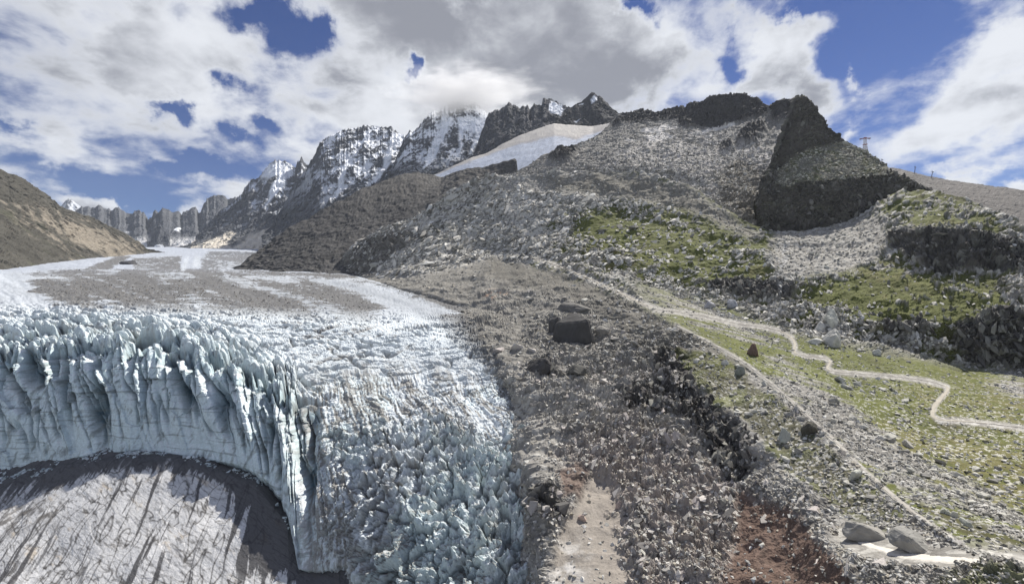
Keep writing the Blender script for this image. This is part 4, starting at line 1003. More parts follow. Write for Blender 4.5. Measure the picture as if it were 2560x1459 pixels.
# stony bands run down the trough, grass between
Q = P @ np.array([0.80, -0.60, 0.0]); R = P @ np.array([0.60, 0.80, 0.0])
band = fbm(np.stack([R / 9.0, Q / 70.0, np.zeros(len(P))], 1), 1.0, 4, 0.55, 17)
gr_t = (0.52 + 0.75 * ell(u, v, 2330, 1000, 420, 150, -28) + 0.5 * ell(u, v, 2560, 1130, 260, 120, -30) - 0.75 * ell(u, v, 2150, 1090, 330, 70, -40)
        - 0.55 * ell(u, v, 2450, 1250, 300, 50, -36) - 0.5 * ell(u, v, 1780, 790, 180, 40, -20) - 0.6 * ell(u, v, 2520, 960, 130, 40, -10))
grass_t = ss(gr_t + 0.8 * band + 0.45 * nB + 0.35 * nC, 0.0, 0.45) * trough
heath = poly(u + w * 0.4, v + w * 0.4, [(1800, 890), (1850, 925), (2010, 1060), (2140, 1180), (2290, 1310), (2240, 1340), (2120, 1300), (1980, 1190), (1900, 1100), (1790, 1000), (1700, 900)], 22) * below
grass_b = ss(0.15 + 0.9 * (heath - 0.5) + 0.5 * nB + 0.4 * nC, 0.0, 0.35) * below * ss(u, 1550, 1750)
grass_c = ss(nB + 0.6 * nC + 0.1, 0.0, 0.3) * poly(u, v, [(2100, 1480), (2240, 1400), (2450, 1440), (2620, 1490), (2560, 1760), (2150, 1760)], 20)
heath2 = poly(u + w, v + w, [(2250, 1230), (2350, 1260), (2560, 1330), (2700, 1400), (2560, 1400), (2430, 1360), (2300, 1280)], 18)
grass = np.clip(np.maximum.reduce([grass_h, grass_t, grass_b * 0.8, grass_c * 0.7]), 0, 1) * (1 - rust) * calm
rocky = np.clip(hillm * (1 - 0.65 * grass) * (1 - talus), 0, 1)
# relief
sc1 = ss(D, 60, 260)
rib = fbm(aniso(warp3(P, 60, 10, 90), 95, 30, 2.6, 1.0, 1.0), 34, 4, 0.55, 91, ridged=True)      # gullies that run down the moraine flank
core = ell(u, v, 1560, 1040, 280, 200, -25)
broken = ss(0.1 + 0.9 * core + fbm(P, 48, 3, 0.55, 93) + 0.5 * pink * (1 - cone) + 0.25 * ell(u, v, 1450, 960, 220, 120), -0.05, 0.35)
relief = (hillm * (13 * nA + 6.0 * nB) + trough * (2.2 * nB + 1.2 * fbm(P, 16, 3, 0.5, 92)) + below * (4.0 * nB * sc1 + (5.5 * rib * ss(D, 90, 260) + 2.5 * rib) * (1 - 0.7 * cone) * (1 - 0.7 * heath) * ss(v - crestv, 5, 60)))
blocks = rocky * (10.0 * cA + 3.4 * cB + 0.9 * f6[0] * ss(D, 1000, 700) + 0.5 * f3[0] * ss(D, 520, 300)) \
    + cliff * (7.0 * cA + 5.0 * cB + 1.6 * f6[0] + 1.0 * f3[0]) \
    + (talus * (0.8 * f6[0] + 0.7 * f3[0] * ss(D, 620, 400))) \
    + below * (1 - cone) * (1 - 0.85 * rust) * (1 - 0.65 * heath) * (2.6 * cB * (0.35 + 0.65 * broken) + 2.3 * cC * broken + 0.4 * f3[0] * (0.3 + 0.7 * broken) * ss(D, 480, 300) + 0.2 * f1[0] * ss(D, 260, 150) + 3.4 * cA * ss(P[:, 1], 200, 420) * broken + core * (6.0 * cA + 4.5 * cB)) \
    + trough * (1 - grass) * (0.5 * f3[0] + 0.35 * f1[0]) + grass * (0.5 * nC + 0.18 * nD)
qg = warp3(P, 10, 2.5, 95) * np.array([1.0, 1.0, 0.2]); g8 = facet(qg, 7.0, 12); g3 = facet(qg, 3.0, 13)
blocks = blocks + gulcliff * (4.0 * g8[0] + 2.0 * g3[0] + 3.0 * fbm(qg, 18, 3, 0.6, 14, ridged=True)) + rust * (0.8 * fbm(P * np.array([1, 1, 0.25]), 5, 4, 0.6, 16, ridged=True))
near_rough = pink * (1 - cone) * (1 - rust) * below * (2.0 * g8[0] + 1.3 * g3[0] + 1.2 * fbm(qg, 6, 4, 0.6, 96, ridged=True))
S.push_along(S.blur((relief + blocks + near_rough) * (0.12 + 0.88 * calm), ss(D, 420, 700), 1))
n = S.normals()
# colour
stone = np.array([0.27, 0.258, 0.235]); pale = np.array([0.60, 0.585, 0.54]); darkr = np.array([0.062, 0.058, 0.054])
C = np.tile(stone, (len(P), 1)).astype(np.float32) * (1 + 0.3 * nB + 0.4 * nC + 0.25 * nD)[:, None]
lich = ss(nB + 0.5 * nC, -0.05, 0.4)
C = mixc(C, np.array([0.13, 0.125, 0.105]), lich * 0.5 * hillm)
ps = np.clip(0.8 * ss(f6[2][:, 2] + 0.25 * nC + 0.25 * ell(u, v, 1250, 540, 330, 140, 20) + 0.2 * ell(u, v, 2080, 830, 90, 70), 0.52, 0.68) * rocky, 0, 1)
C = mixc(C, pale, ps * 0.85)
C = mixc(C, pale * 0.8, ss(f3[2][:, 2] + 0.2 * nD, 0.62, 0.80) * np.clip(talus + below * (1 - cone) * 0.8 + trough * 0.9, 0, 1) * 0.75)
brownm = poly(u + w, v + w, [(1330, 440), (1560, 430), (1700, 465), (1860, 545), (1960, 640), (1860, 600), (1700, 540), (1560, 500), (1400, 480)], 20)
C = mixc(C, np.array([0.125, 0.115, 0.085]), brownm * 0.6)
mor = poly(u + w, v + w, [(1230, 632), (1450, 690), (1700, 800), (1870, 920), (1800, 960), (1600, 870), (1400, 740), (1200, 700)], 22) * below
C = mixc(C, np.array([0.12, 0.112, 0.092]) * (1 + 0.4 * nC + 0.4 * nD)[:, None], mor * 0.75)
upb = below * ss(v, 1000, 860)
C = mixc(C, np.array([0.155, 0.148, 0.13]) * (1 + 0.5 * nC + 0.5 * nD)[:, None], upb * 0.6)
C = mixc(C, np.array([0.36, 0.31, 0.28]) * 0.9, pink * below * 0.6)
C = mixc(C, np.array([0.30, 0.27, 0.235]) * np.array([1, 1, 1]), cone * 0.85)
C = mixc(C, np.array([0.55, 0.54, 0.52]), cone * ss(u - (1400 + (1459 - v) * 0.2), 90, 10) * ss(v, 1330, 1400) * ss(nC, -0.2, 0.2) * 0.8)
C = mixc(C, darkr * (1 + 0.5 * nC)[:, None], np.clip(cliff * 0.85, 0, 1))
C = mixc(C, np.array([0.30, 0.30, 0.27]), cliff * ss(f6[2][:, 0] + 0.3 * nB, 0.82, 0.95) * 0.7)
C = mixc(C, darkr * 0.9, gulcliff * 0.85 * ss(g3[2][:, 1], 0.1, 0.5))
C = mixc(C, np.array([0.135, 0.088, 0.068]) * (1 + 0.3 * nD + 0.4 * fbm(P * np.array([1, 1, 0.15]), 3.0, 4, 0.6, 99))[:, None], rust * 0.92)
orange = ell(u, v, 1240, 745, 50, 22) * ss(nC, 0.1, 0.4)
C = mixc(C, np.array([0.42, 0.25, 0.16]), np.clip(orange * 1.5, 0, 1) * 0.7)
gc = np.array([0.098, 0.110, 0.022]) * (1 + 0.35 * nB + 0.35 * nC + 0.3 * nD)[:, None]
gc = mixc(gc, np.array([0.155, 0.135, 0.055]), ss(nA + 0.7 * nC, 0.05, 0.5) * 0.7)
gc = mixc(gc, np.array([0.06, 0.055, 0.022]), ss(-nB + 0.6 * heath + 0.7 * heath2 + 0.3 * nC, 0.25, 0.6) * 0.8)
C = C * (1 - grass[:, None] * 0.95) + gc.astype(np.float32) * (grass[:, None] * 0.95)
stones = ss(f1[2][:, 2] + 0.25 * nD, 0.80, 0.92) * np.clip(grass_t + grass_b, 0, 1) * ss(D, 420, 200)
C = mixc(C, pale * 0.95, stones * 0.75)
strm = np.minimum(seg_dist(u, v, [(1965, 610), (1962, 650), (1945, 690), (1950, 730), (1960, 770), (1940, 800)]), seg_dist(u, v, [(1740, 740), (1775, 770)]))
C = mixc(C, np.array([0.5, 0.5, 0.49]), ss(strm + 8 * nC, 12, 3) * ss(nD + nC, -0.2, 0.2) * 0.8)
S.col = np.clip(C, 0.01, 0.9).astype(np.float32)
mat_hill = ground_mat('hillside_ground', 1.3, 0.55, 0.40)
S.build('hillside', mat_hill, 'rocky hillside with pale slabs, grass and a moraine crest beside the glacier')
HILL = S
# ------------------------------------------------------------------ things: paths, boulders, pylons
def tag(o, label, cat, group=None, kind=None):
    o['label'] = label
    if cat: o['category'] = cat
    if group: o['group'] = group
    if kind: o['kind'] = kind
    return o

def link(name, me, mat, parent=None):
    o = bpy.data.objects.new(name, me)
    sc.collection.objects.link(o)
    if mat is not None and not me.materials: me.materials.append(mat)
    if parent is not None: o.parent = parent
    return o

def px(P):
    return CU + F * P[:, 0] / P[:, 1], CV - F * P[:, 2] / P[:, 1]

def ribbon(name, S, pts, widths, label, color, lift=0.22, step=1.5):
    pts = np.array(pts, float)
    # Catmull-Rom through the points
    ext = np.vstack([2 * pts[0] - pts[1], pts, 2 * pts[-1] - pts[-2]])
    fine = []
    for k in range(1, len(ext) - 2):
        n = max(4, int(np.hypot(*(ext[k + 1] - ext[k])) / 2.2))
        t = (np.arange(n) / n)[:, None]
        a, b, c, d = ext[k - 1:k + 3]
        fine.append(0.5 * (2 * b + (c - a) * t + (2 * a - 5 * b + 4 * c - d) * t ** 2 + (3 * b - a - 3 * c + d) * t ** 3))
    fine = np.vstack(fine)
    Cn = S.at(fine[:, 0], fine[:, 1])
    for _ in range(3):
        Cn[1:-1] = (Cn[:-2] + Cn[1:-1] + Cn[2:]) / 3
    T = np.gradient(Cn, axis=0)[:, :2]
    T /= np.linalg.norm(T, axis=1, keepdims=True) + 1e-9
    side = np.stack([-T[:, 1], T[:, 0], np.zeros(len(T))], 1)
    f = np.linspace(0, 1, len(Cn))
    wd = np.interp(f, np.linspace(0, 1, len(widths)), widths)
    wob = 1 + 0.85 * fbm(Cn, 5.0, 4, 0.65, 3); wob_l = 1 + 0.85 * fbm(Cn, 5.0, 4, 0.65, 8)
    rows = []
    K = 9
    for j in range(K):
        s = (j / (K - 1) - 0.5)
        wj = wd * (wob if s > 0 else wob_l)
        A = Cn + side * (s * wj)[:, None]
        uu, vv = px(A)
        B = S.at(uu, vv)
        # keep the world offset, take the ground height from the surface nearby
        A[:, 2] = 0.5 * B[:, 2] + 0.5 * Cn[:, 2]
        A[:, 2] += lift - (0.5 if j in (0, K - 1) else 0.0)
        rows.append(A)
    G = np.array(rows)
    idx = np.arange(G.shape[0] * G.shape[1]).reshape(G.shape[:2])
    q = np.stack([idx[:-1, :-1], idx[1:, :-1], idx[1:, 1:], idx[:-1, 1:]], -1).reshape(-1, 4)
    P = G.reshape(-1, 3)
    P[:, 2] += 0.10 * fbm(P, 2.0, 3, 0.6, 4)
    me = mesh_from(name, P, q, True)
    c = np.array(color) * (1 + 0.22 * fbm(P, 3.0, 4, 0.6, 5) + 0.15 * fbm(P, 14, 2, 0.6, 6))[:, None]
    set_col(me, c)
    o = link(name, me, mat_path)
    return tag(o, label, None, None, 'structure')

mat_path = ground_mat('path_gravel', 0.8, 0.4, 0.25)
ribbon('path', HILL, TRAIL, [0.8, 1.2, 2.0, 2.6, 2.9, 2.0, 1.0, 1.4, 1.9, 1.7, 1.3, 0.6, 0.7, 2.3, 2.1, 0.6, 0.5, 0.5],
       'pale winding footpath that runs from the moraine across the green trough', (0.40, 0.37, 0.31))
ribbon('path', HILL, CRESTPATH, [0.6, 0.6, 0.7, 0.9, 1.2, 1.5, 1.3, 0.8], 'narrow stony footpath along the sharp moraine crest', (0.37, 0.35, 0.315))
ribbon('path', HILL, TRACK, [1.5, 5.0, 6.0, 7.5, 9.0, 10.0], 'broad pale sandy track in the bottom right corner', (0.62, 0.59, 0.53))

# ---- rocks
def icosphere(sub):
    t = (1 + 5 ** 0.5) / 2
    V = [(-1, t, 0), (1, t, 0), (-1, -t, 0), (1, -t, 0), (0, -1, t), (0, 1, t), (0, -1, -t), (0, 1, -t), (t, 0, -1), (t, 0, 1), (-t, 0, -1), (-t, 0, 1)]
    Fc = [(0, 11, 5), (0, 5, 1), (0, 1, 7), (0, 7, 10), (0, 10, 11), (1, 5, 9), (5, 11, 4), (11, 10, 2), (10, 7, 6), (7, 1, 8), (3, 9, 4), (3, 4, 2), (3, 2, 6), (3, 6, 8), (3, 8, 9), (4, 9, 5), (2, 4, 11), (6, 2, 10), (8, 6, 7), (9, 8, 1)]
    V = [np.array(p) / np.linalg.norm(p) for p in V]
    for _ in range(sub):
        mid, nf = {}, []
        def m(a, b):
            k = (min(a, b), max(a, b))
            if k not in mid:
                p = V[a] + V[b]; V.append(p / np.linalg.norm(p)); mid[k] = len(V) - 1
            return mid[k]
        for a, b, c in Fc:
            x, y, z = m(a, b), m(b, c), m(c, a)
            nf += [(a, x, z), (b, y, x), (c, z, y), (x, y, z)]
        Fc = nf
    return np.array(V), np.array(Fc)

import bmesh
def rock_shape(seed, n=10, stretch=(1.0, 0.7, 0.5), bevel=0.0, cuts=0, rough=0.0):
    """an angular broken stone: hull of a few random points, half-width 1"""
    r = np.random.default_rng(seed)
    p = r.normal(size=(n, 3)); p /= np.linalg.norm(p, axis=1)[:, None]
    p *= r.uniform(0.75, 1.0, (n, 1)) * np.array(stretch) * r.uniform(0.85, 1.15, 3)
    bm = bmesh.new()
    for q in p: bm.verts.new(q)
    g = bmesh.ops.convex_hull(bm, input=bm.verts[:])
    bmesh.ops.delete(bm, geom=[x for x in g['geom_interior'] if isinstance(x, bmesh.types.BMVert)], context='VERTS')
    bmesh.ops.dissolve_limit(bm, angle_limit=math.radians(14), verts=bm.verts[:], edges=bm.edges[:])
    if bevel: bmesh.ops.bevel(bm, geom=bm.edges[:], offset=bevel, segments=1, affect='EDGES', profile=0.6)
    bmesh.ops.triangulate(bm, faces=bm.faces[:])
    for _ in range(cuts):
        bmesh.ops.subdivide_edges(bm, edges=bm.edges[:], cuts=1, use_grid_fill=True)
        bmesh.ops.triangulate(bm, faces=[f for f in bm.faces if len(f.verts) > 3])
    bm.normal_update()
    bm.verts.index_update()
    V = np.array([v.co[:] for v in bm.verts]); N_ = np.array([v.normal[:] for v in bm.verts])
    Fc = np.array([[v.index for v in f.verts] for f in bm.faces])
    bm.free()
    if rough:
        V = V + N_ * (rough * (fbm(V, 0.7, 5, 0.62, seed % 50) + 0.6 * facet(V, 0.35, seed % 40)[0]))[:, None]
    V = V - (V.max(0) + V.min(0)) / 2
    V = V / np.abs(V[:, 0]).max()
    return V, Fc

SMALL = [rock_shape(100 + k, 9, (1.0, 0.75, 0.5)) for k in range(14)]
SLABS = [rock_shape(300 + k, 10, (1.0, 0.42, 0.22)) for k in range(10)]
BIG = [rock_shape(200 + k, 13, (1.0, 0.8, 0.62), 0.05, 2, 0.05) for k in range(10)]

def rot_mats(n, r, tilt=0.5):
    a = r.uniform(0, 2 * math.pi, n); t = r.normal(0, tilt, n); b = r.normal(0, tilt, n)
    ca, sa, ct, st, cb, sb = np.cos(a), np.sin(a), np.cos(t), np.sin(t), np.cos(b), np.sin(b)
    Z = np.zeros(n); O = np.ones(n)
    A = np.array([[ca, -sa, Z], [sa, ca, Z], [Z, Z, O]]).transpose(2, 0, 1)
    B = np.array([[O, Z, Z], [Z, ct, -st], [Z, st, ct]]).transpose(2, 0, 1)
    C_ = np.array([[cb, Z, sb], [Z, O, Z], [-sb, Z, cb]]).transpose(2, 0, 1)
    return A @ B @ C_

def aligned(n, r, nrm, along):
    """slabs lying with the beds: long axis near the given direction, flat side near the slope"""
    x = np.tile(np.array(along, float), (n, 1)) + r.normal(0, 0.22, (n, 3))
    z = nrm + r.normal(0, 0.35, (n, 3))
    x -= (x * z).sum(1, keepdims=True) / (z * z).sum(1, keepdims=True) * z
    x /= np.linalg.norm(x, axis=1, keepdims=True); z /= np.linalg.norm(z, axis=1, keepdims=True)
    y = np.cross(z, x)
    return np.stack([x, y, z], 2)

mat_rock = ground_mat('boulder_rock', 0.5, 0.5, 0.30)
ROCKCOL = np.array([[0.50, 0.49, 0.45], [0.42, 0.41, 0.38], [0.32, 0.31, 0.29], [0.22, 0.21, 0.195], [0.56, 0.55, 0.52], [0.40, 0.37, 0.31]])

def pick(S, weight, n, r):
    w = np.asarray(weight, float).copy()
    w[S.nvis * S.shape[1]:] = 0
    inside = (S.u > -120) & (S.u < 2680) & (S.v < 1540)
    w = w * inside
    c = np.cumsum(w); c /= c[-1]
    i = np.searchsorted(c, r.random(n))
    # jitter inside the cell
    i = np.clip(i, 0, len(S.P) - S.shape[1] - 2)
    a, b = r.random(n)[:, None], r.random(n)[:, None]
    return i, S.P[i] + (S.P[i + 1] - S.P[i]) * a + (S.P[i + S.shape[1]] - S.P[i]) * b

def scatter(name, S, weight, n, med, sig, minpx, maxpx, seed, label, tint=(1, 1, 1), sink=0.3, shapes=None, along=None, palette=None):
    """thousands of stones too many to count, one object"""
    r = np.random.default_rng(seed)
    i, P = pick(S, weight, n, r)
    d = P[:, 1]
    rad = med * np.exp(r.normal(0, sig, n))
    rad = np.clip(rad, 0.5 * minpx * d / F, 0.5 * maxpx * d / F)
    R = rot_mats(n, r)
    if along is not None:
        R = aligned(n, r, S.N0[i], along)
    shapes = SMALL if shapes is None else shapes
    pal = ROCKCOL if palette is None else np.array(palette)
    cols = pal[r.integers(0, len(pal), n)] * r.uniform(0.75, 1.15, (n, 1)) * np.array(tint)
    VV, FF, CC, off = [], [], [], 0
    kind = r.integers(0, len(shapes), n)
    for k, (V, Fc) in enumerate(shapes):
        m = np.where(kind == k)[0]
        if not len(m): continue
        W_ = np.einsum('nij,vj->nvi', R[m], V) * rad[m][:, None, None]
        W_ += P[m][:, None, :]
        W_[:, :, 2] += (rad[m] * (0.35 - sink))[:, None]
        VV.append(W_.reshape(-1, 3))
        FF.append((Fc[None] + (np.arange(len(m)) * len(V))[:, None, None] + off).reshape(-1, 3))
        CC.append(np.repeat(cols[m], len(V), 0))
        off += len(m) * len(V)
    me = mesh_from(name, np.vstack(VV), np.vstack(FF), False)
    set_col(me, np.vstack(CC))
    return tag(link(name, me, mat_rock), label, None, None, 'stuff')

H = HILL
wt_talus = talus * 1.0 + 0.35 * rocky * (1 - grass) * (1 - cliff)
wt_trough = np.clip(trough * (1 - 0.86 * grass) * calm, 0, 1)
wt_below = below * (1 - cone * 0.8) * (1 - rust * 0.9) * (1 - gulcliff * 0.6) * (1 - 0.55 * heath) * calm
wt_grass = np.clip(grass * (0.25 + 0.6 * heath) * calm, 0, 1) * 0.5
outc = np.clip(rocky * (1 - 0.9 * cliff) * (0.35 + 1.3 * ell(u, v, 1280, 540, 330, 130, 22) + 0.9 * ell(u, v, 1750, 640, 330, 120, -14) + 0.8 * ell(u, v, 1560, 470, 300, 60, -12) + 0.8 * ell(u, v, 2100, 800, 150, 110)) * (1 - 0.7 * brownm) , 0, 3) * ss(fbm(P, 60, 3, 0.6, 77), -0.35, 0.2)
a_ = Sheet.unproject(np.array([1500.0, 1570.0]), np.array([620.0, 570.0]), np.array([760.0, 830.0]))
BED = (a_[1] - a_[0]) / np.linalg.norm(a_[1] - a_[0])
PALE = [[0.60, 0.59, 0.55], [0.50, 0.49, 0.45], [0.38, 0.37, 0.335], [0.55, 0.53, 0.48], [0.28, 0.27, 0.245], [0.20, 0.195, 0.175]]
scatter('rock_slabs', H, outc, 9000, 3.0, 0.55, 3.4, 20, 7, 'pale slabs of bare rock cropping out of the hillside', shapes=SLABS, along=BED, palette=PALE)
scatter('rock_slabs', H, outc * ss(D, 620, 800), 5000, 6.0, 0.5, 6.0, 34, 9, 'broad pale slabs of bare rock high on the far hillside', shapes=SLABS, along=BED, palette=PALE, sink=0.42)
scatter('talus_stones', H, wt_talus, 7000, 1.3, 0.5, 2.2, 8, 1, 'loose grey stones covering the upper hillside and talus')
scatter('moraine_stones', H, wt_below * (1 + 0.8 * ss(v, 980, 860)), 21000, 0.7, 0.65, 2.0, 13, 2, 'grey rubble of the moraine slope between the glacier and the crest')
scatter('trough_stones', H, wt_trough + wt_grass * 0.5, 11000, 0.5, 0.6, 2.2, 13, 3, 'pale stones strewn in bands over the grassy trough', palette=PALE)
scatter('bowl_stones', BOWL, (1 - np.maximum(dome_m, knobs_m)) * (0.25 + wash_m), 6000, 1.8, 0.45, 2.0, 7, 4, 'countless grey boulders filling the bowl under the domed ridge')
scatter('bowl_slabs', BOWL, (1 - np.maximum(dome_m, knobs_m)) * (0.1 + wash_m), 3500, 3.2, 0.45, 3.0, 12, 8, 'pale slabs of rock in the bowl under the domed ridge', shapes=SLABS, along=BED, palette=PALE)
scatter('terrace_stones', NEEDLE, terr_m, 2200, 1.6, 0.5, 2.2, 9, 5, 'grey stones lying on the mossy terrace of the rock needle', tint=(1.0, 1.0, 0.9))
wt_ledge = below * calm * (1 - cone) * (1 - 0.9 * rust) * (1 - 0.9 * heath) * ss(D, 620, 480) * (0.15 + 1.2 * core + 0.8 * pink + 0.5 * gulcliff + 0.5 * ell(u, v, 1400, 930, 160, 90)) * ss(fbm(P, 26, 3, 0.55, 98), -0.2, 0.3)
DOWN = np.array([-0.45, -0.75, -0.48])
scatter('rock_ledges', H, wt_ledge, 2000, 1.5, 0.65, 4.0, 36, 10, 'broken grey ledges and slabs of rock sticking out of the gully', shapes=SLABS + SMALL[:4], along=DOWN, palette=[[0.40, 0.38, 0.36], [0.30, 0.29, 0.275], [0.20, 0.19, 0.18], [0.46, 0.43, 0.40], [0.14, 0.135, 0.13], [0.40, 0.365, 0.345]], sink=0.48)
cl_ = cliff * ss(D, 900, 600)
scatter('needle_ribs', NEEDLE, (1 - terr_m) * (NEEDLE.v > 270), 900, 3.2, 0.5, 4.0, 22, 13, 'jutting ribs and ledges of dark rock on the faces of the needle', shapes=SLABS, along=np.array([0.25, 0.2, 0.95]), palette=[[0.10, 0.095, 0.088], [0.15, 0.145, 0.13], [0.07, 0.066, 0.062], [0.19, 0.185, 0.16]], sink=0.38)
scatter('cliff_ribs', H, cl_ + 0.6 * gulcliff, 1500, 2.6, 0.5, 5.0, 36, 11, 'jutting ribs of dark rock in the cliffs of the hillside', shapes=SLABS, along=np.array([0.15, 0.45, 0.88]), palette=[[0.10, 0.095, 0.09], [0.15, 0.145, 0.13], [0.07, 0.065, 0.062], [0.22, 0.215, 0.19]], sink=0.3)
wt_ice = np.exp(-((SLAB.v - np.interp(SLAB.u, bu, bv) - 10) / 9.0) ** 2) * ss(fbm(SLAB.P, 18, 2, 0.5, 3), -0.1, 0.3) * (SLAB.u < 745)
scatter('ice_debris', SLAB, wt_ice, 500, 0.7, 0.6, 2.0, 13, 12, 'fallen blocks of ice along the foot of the ice wall', palette=[[0.55, 0.62, 0.64], [0.62, 0.68, 0.70], [0.40, 0.45, 0.46]])
scatter('glacier_debris', GLACIER, debris_m, 6000, 0.8, 0.5, 1.6, 5, 6, 'grey rock rubble carried on the surface of the glacier', tint=(0.5, 0.49, 0.48))

# ---- boulders one can count
protos = []
for k, (V, Fc) in enumerate(BIG):
    for t, base in (('pale', (0.50, 0.49, 0.44)), ('grey', (0.30, 0.29, 0.265))):
        me = mesh_from('boulder', V, Fc, False)
        n_ = fbm(V, 0.7, 4, 0.6, k)
        c = np.array(base) * (1 + 0.35 * n_)[:, None]
        set_col(me, mixc(c.astype(np.float32), np.array([0.14, 0.14, 0.11]), ss(fbm(V, 0.45, 3, 0.6, k + 9), 0.1, 0.4) * 0.55))
        me.materials.append(mat_rock)
        protos.append(me)

def at_one(S, u, v):
    return S.at(np.array([u]), np.array([v]))[0]

def put_boulder(me, P, rx, ry, rz, R, label, group=None, sink=0.3):
    o = bpy.data.objects.new('boulder', me)
    o.location = (P[0], P[1], P[2] + rz * (0.55 - sink))
    o.rotation_euler = R
    o.scale = (rx, ry, rz)
    sc.collection.objects.link(o)
    return tag(o, label, 'boulder', group)

def special(S, u, v, wpx, hpx, color, label, seed, yaw=0.0, roll=0.0, cuts=12, deep=0.8, sub=4, name='boulder', cat='boulder'):
    P = at_one(S, u, v)
    k = P[1] / F
    V, Fc = rock_shape(seed + 400, 16, (1.0, 0.9, 0.9), 0.06, 3, 0.05)
    V[:, 2] /= max(V[:, 2].max(), 1e-3); V[:, 1] /= np.abs(V[:, 1]).max()
    V[:, 2] = np.where(V[:, 2] < -0.5, -0.5 + 0.3 * (V[:, 2] + 0.5), V[:, 2])
    me = mesh_from(name, V, Fc, False)
    c = np.array(color) * (1 + 0.4 * fbm(V, 0.5, 5, 0.65, seed))[:, None]
    set_col(me, c)
    me.materials.append(mat_rock)
    o = bpy.data.objects.new(name, me)
    rx, rz = 0.5 * wpx * k, hpx * k / 1.25
    o.scale = (rx, rx * deep, rz)
    o.rotation_euler = (0, math.radians(roll), math.radians(yaw))
    o.location = (P[0], P[1] + rx * deep * 0.3, P[2] + rz * 0.2)
    sc.collection.objects.link(o)
    return tag(o, label, cat)

SPECIAL = [
    (HILL, 1392, 838, 48, 40, (0.085, 0.083, 0.08), 'dark cracked rock against the left side of the huge dark block', 41, 30, 10),
    (HILL, 1440, 790, 96, 22, (0.16, 0.155, 0.145), 'broad grey ledge of rock just above the huge dark block', 42, 10, 4),
    (HILL, 1500, 850, 46, 30, (0.24, 0.23, 0.21), 'grey slab leaning on the right side of the huge dark block', 43, -35, 20),
    (HILL, 1425, 975, 70, 28, (0.10, 0.098, 0.09), 'low dark ledge right of the rounded rock at the glacier edge', 44, 15, 6),
    (HILL, 1885, 890, 36, 30, (0.17, 0.115, 0.09), 'reddish brown squarish boulder beside the moraine crest path', 11, 20, 0),
    (HILL, 1436, 864, 116, 72, (0.075, 0.073, 0.071), 'huge dark block with a smooth shaded face in the rubble above the glacier edge', 12, 15, 4),
    (HILL, 1345, 950, 62, 44, (0.075, 0.072, 0.07), 'dark rounded rock at the glacier edge below the huge dark block', 13, 0, 8),
    (HILL, 2292, 1374, 98, 40, (0.27, 0.265, 0.245), 'large wedge-shaped grey boulder leaning over the pale sandy track', 14, 25, 18),
    (HILL, 2180, 1350, 104, 34, (0.30, 0.29, 0.265), 'long low grey slab of rock at the start of the pale sandy track', 15, 10, 6),
    (HILL, 2082, 812, 50, 44, (0.50, 0.50, 0.44), 'tall pale rock standing at the top of the white outcrop left of the cliff', 16, 40, 0),
    (HILL, 2084, 866, 46, 46, (0.52, 0.51, 0.47), 'pale split rock at the bottom of the white outcrop above the footpath', 17, 75, 0),
    (HILL, 2052, 826, 32, 24, (0.55, 0.54, 0.50), 'small white rock leaning on the tall pale rock', 18, 10, 0),
    (HILL, 2040, 858, 34, 14, (0.56, 0.55, 0.52), 'flat white stone on the grass just above the bend of the footpath', 19, 10, 0),
    (HILL, 2194, 888, 24, 15, (0.56, 0.56, 0.54), 'white oblong boulder alone on the green meadow below the cliff', 20, 30, 0),
    (HILL, 2222, 897, 11, 9, (0.60, 0.60, 0.58), 'small bright white stone right of the oblong white boulder on the meadow', 21, 0, 0),
    (HILL, 1851, 938, 28, 22, (0.22, 0.23, 0.20), 'rounded grey-green boulder on the slope left of the crest path', 22, 0, 0),
    (HILL, 1966, 1108, 34, 30, (0.42, 0.43, 0.38), 'large pale boulder with a flat top above the dark gully cliff', 23, 10, -8),
    (HILL, 2030, 1092, 40, 30, (0.09, 0.085, 0.07), 'dark block jutting from the moraine just left of the crest path', 24, 0, 0),
    (HILL, 2147, 1204, 32, 22, (0.47, 0.47, 0.41), 'pale rounded boulder in the dark heath below the crest path', 25, 50, 0),
    (HILL, 2361, 1284, 15, 13, (0.55, 0.55, 0.46), 'leftmost of the three pale blocks in a row beside the heath', 26, 0, 0),
    (HILL, 2373, 1288, 14, 13, (0.52, 0.52, 0.44), 'middle one of the three pale blocks in a row beside the heath', 27, 0, 0),
    (HILL, 2387, 1293, 17, 15, (0.55, 0.54, 0.47), 'rightmost of the three pale blocks in a row beside the heath', 28, 0, 0),
    (HILL, 2408, 1322, 34, 24, (0.38, 0.39, 0.34), 'oblong grey boulder below the three pale blocks', 29, -30, 25),
    (HILL, 2228, 1098, 34, 15, (0.50, 0.49, 0.43), 'flat pale boulder in the stony band beside the green meadow', 30, 10, 0),
    (HILL, 2272, 1118, 28, 18, (0.45, 0.43, 0.38), 'grey boulder with a pointed top in the stony band', 31, 60, 0),
    (GLACIER, 318, 662, 36, 11, (0.075, 0.075, 0.08), 'dark flat boulder resting on the far glacier ice', 32, 0, 0),
    (HILL, 1775, 768, 30, 18, (0.36, 0.36, 0.37), 'bluish grey smooth rock below the dark hollow of the stream', 33, 0, 0),
    (HILL, 1832, 772, 34, 20, (0.33, 0.34, 0.36), 'grey rock at the right end of the stream hollow', 34, 20, 0),
    (HILL, 1455, 1305, 22, 16, (0.46, 0.36, 0.31), 'pinkish boulder beside the tan scree cone', 35, 0, 0),
    (HILL, 1548, 1280, 20, 17, (0.45, 0.37, 0.33), 'round pinkish boulder in the rubble right of the scree cone', 36, 0, 0),
]
for a in SPECIAL:
    special(*a)

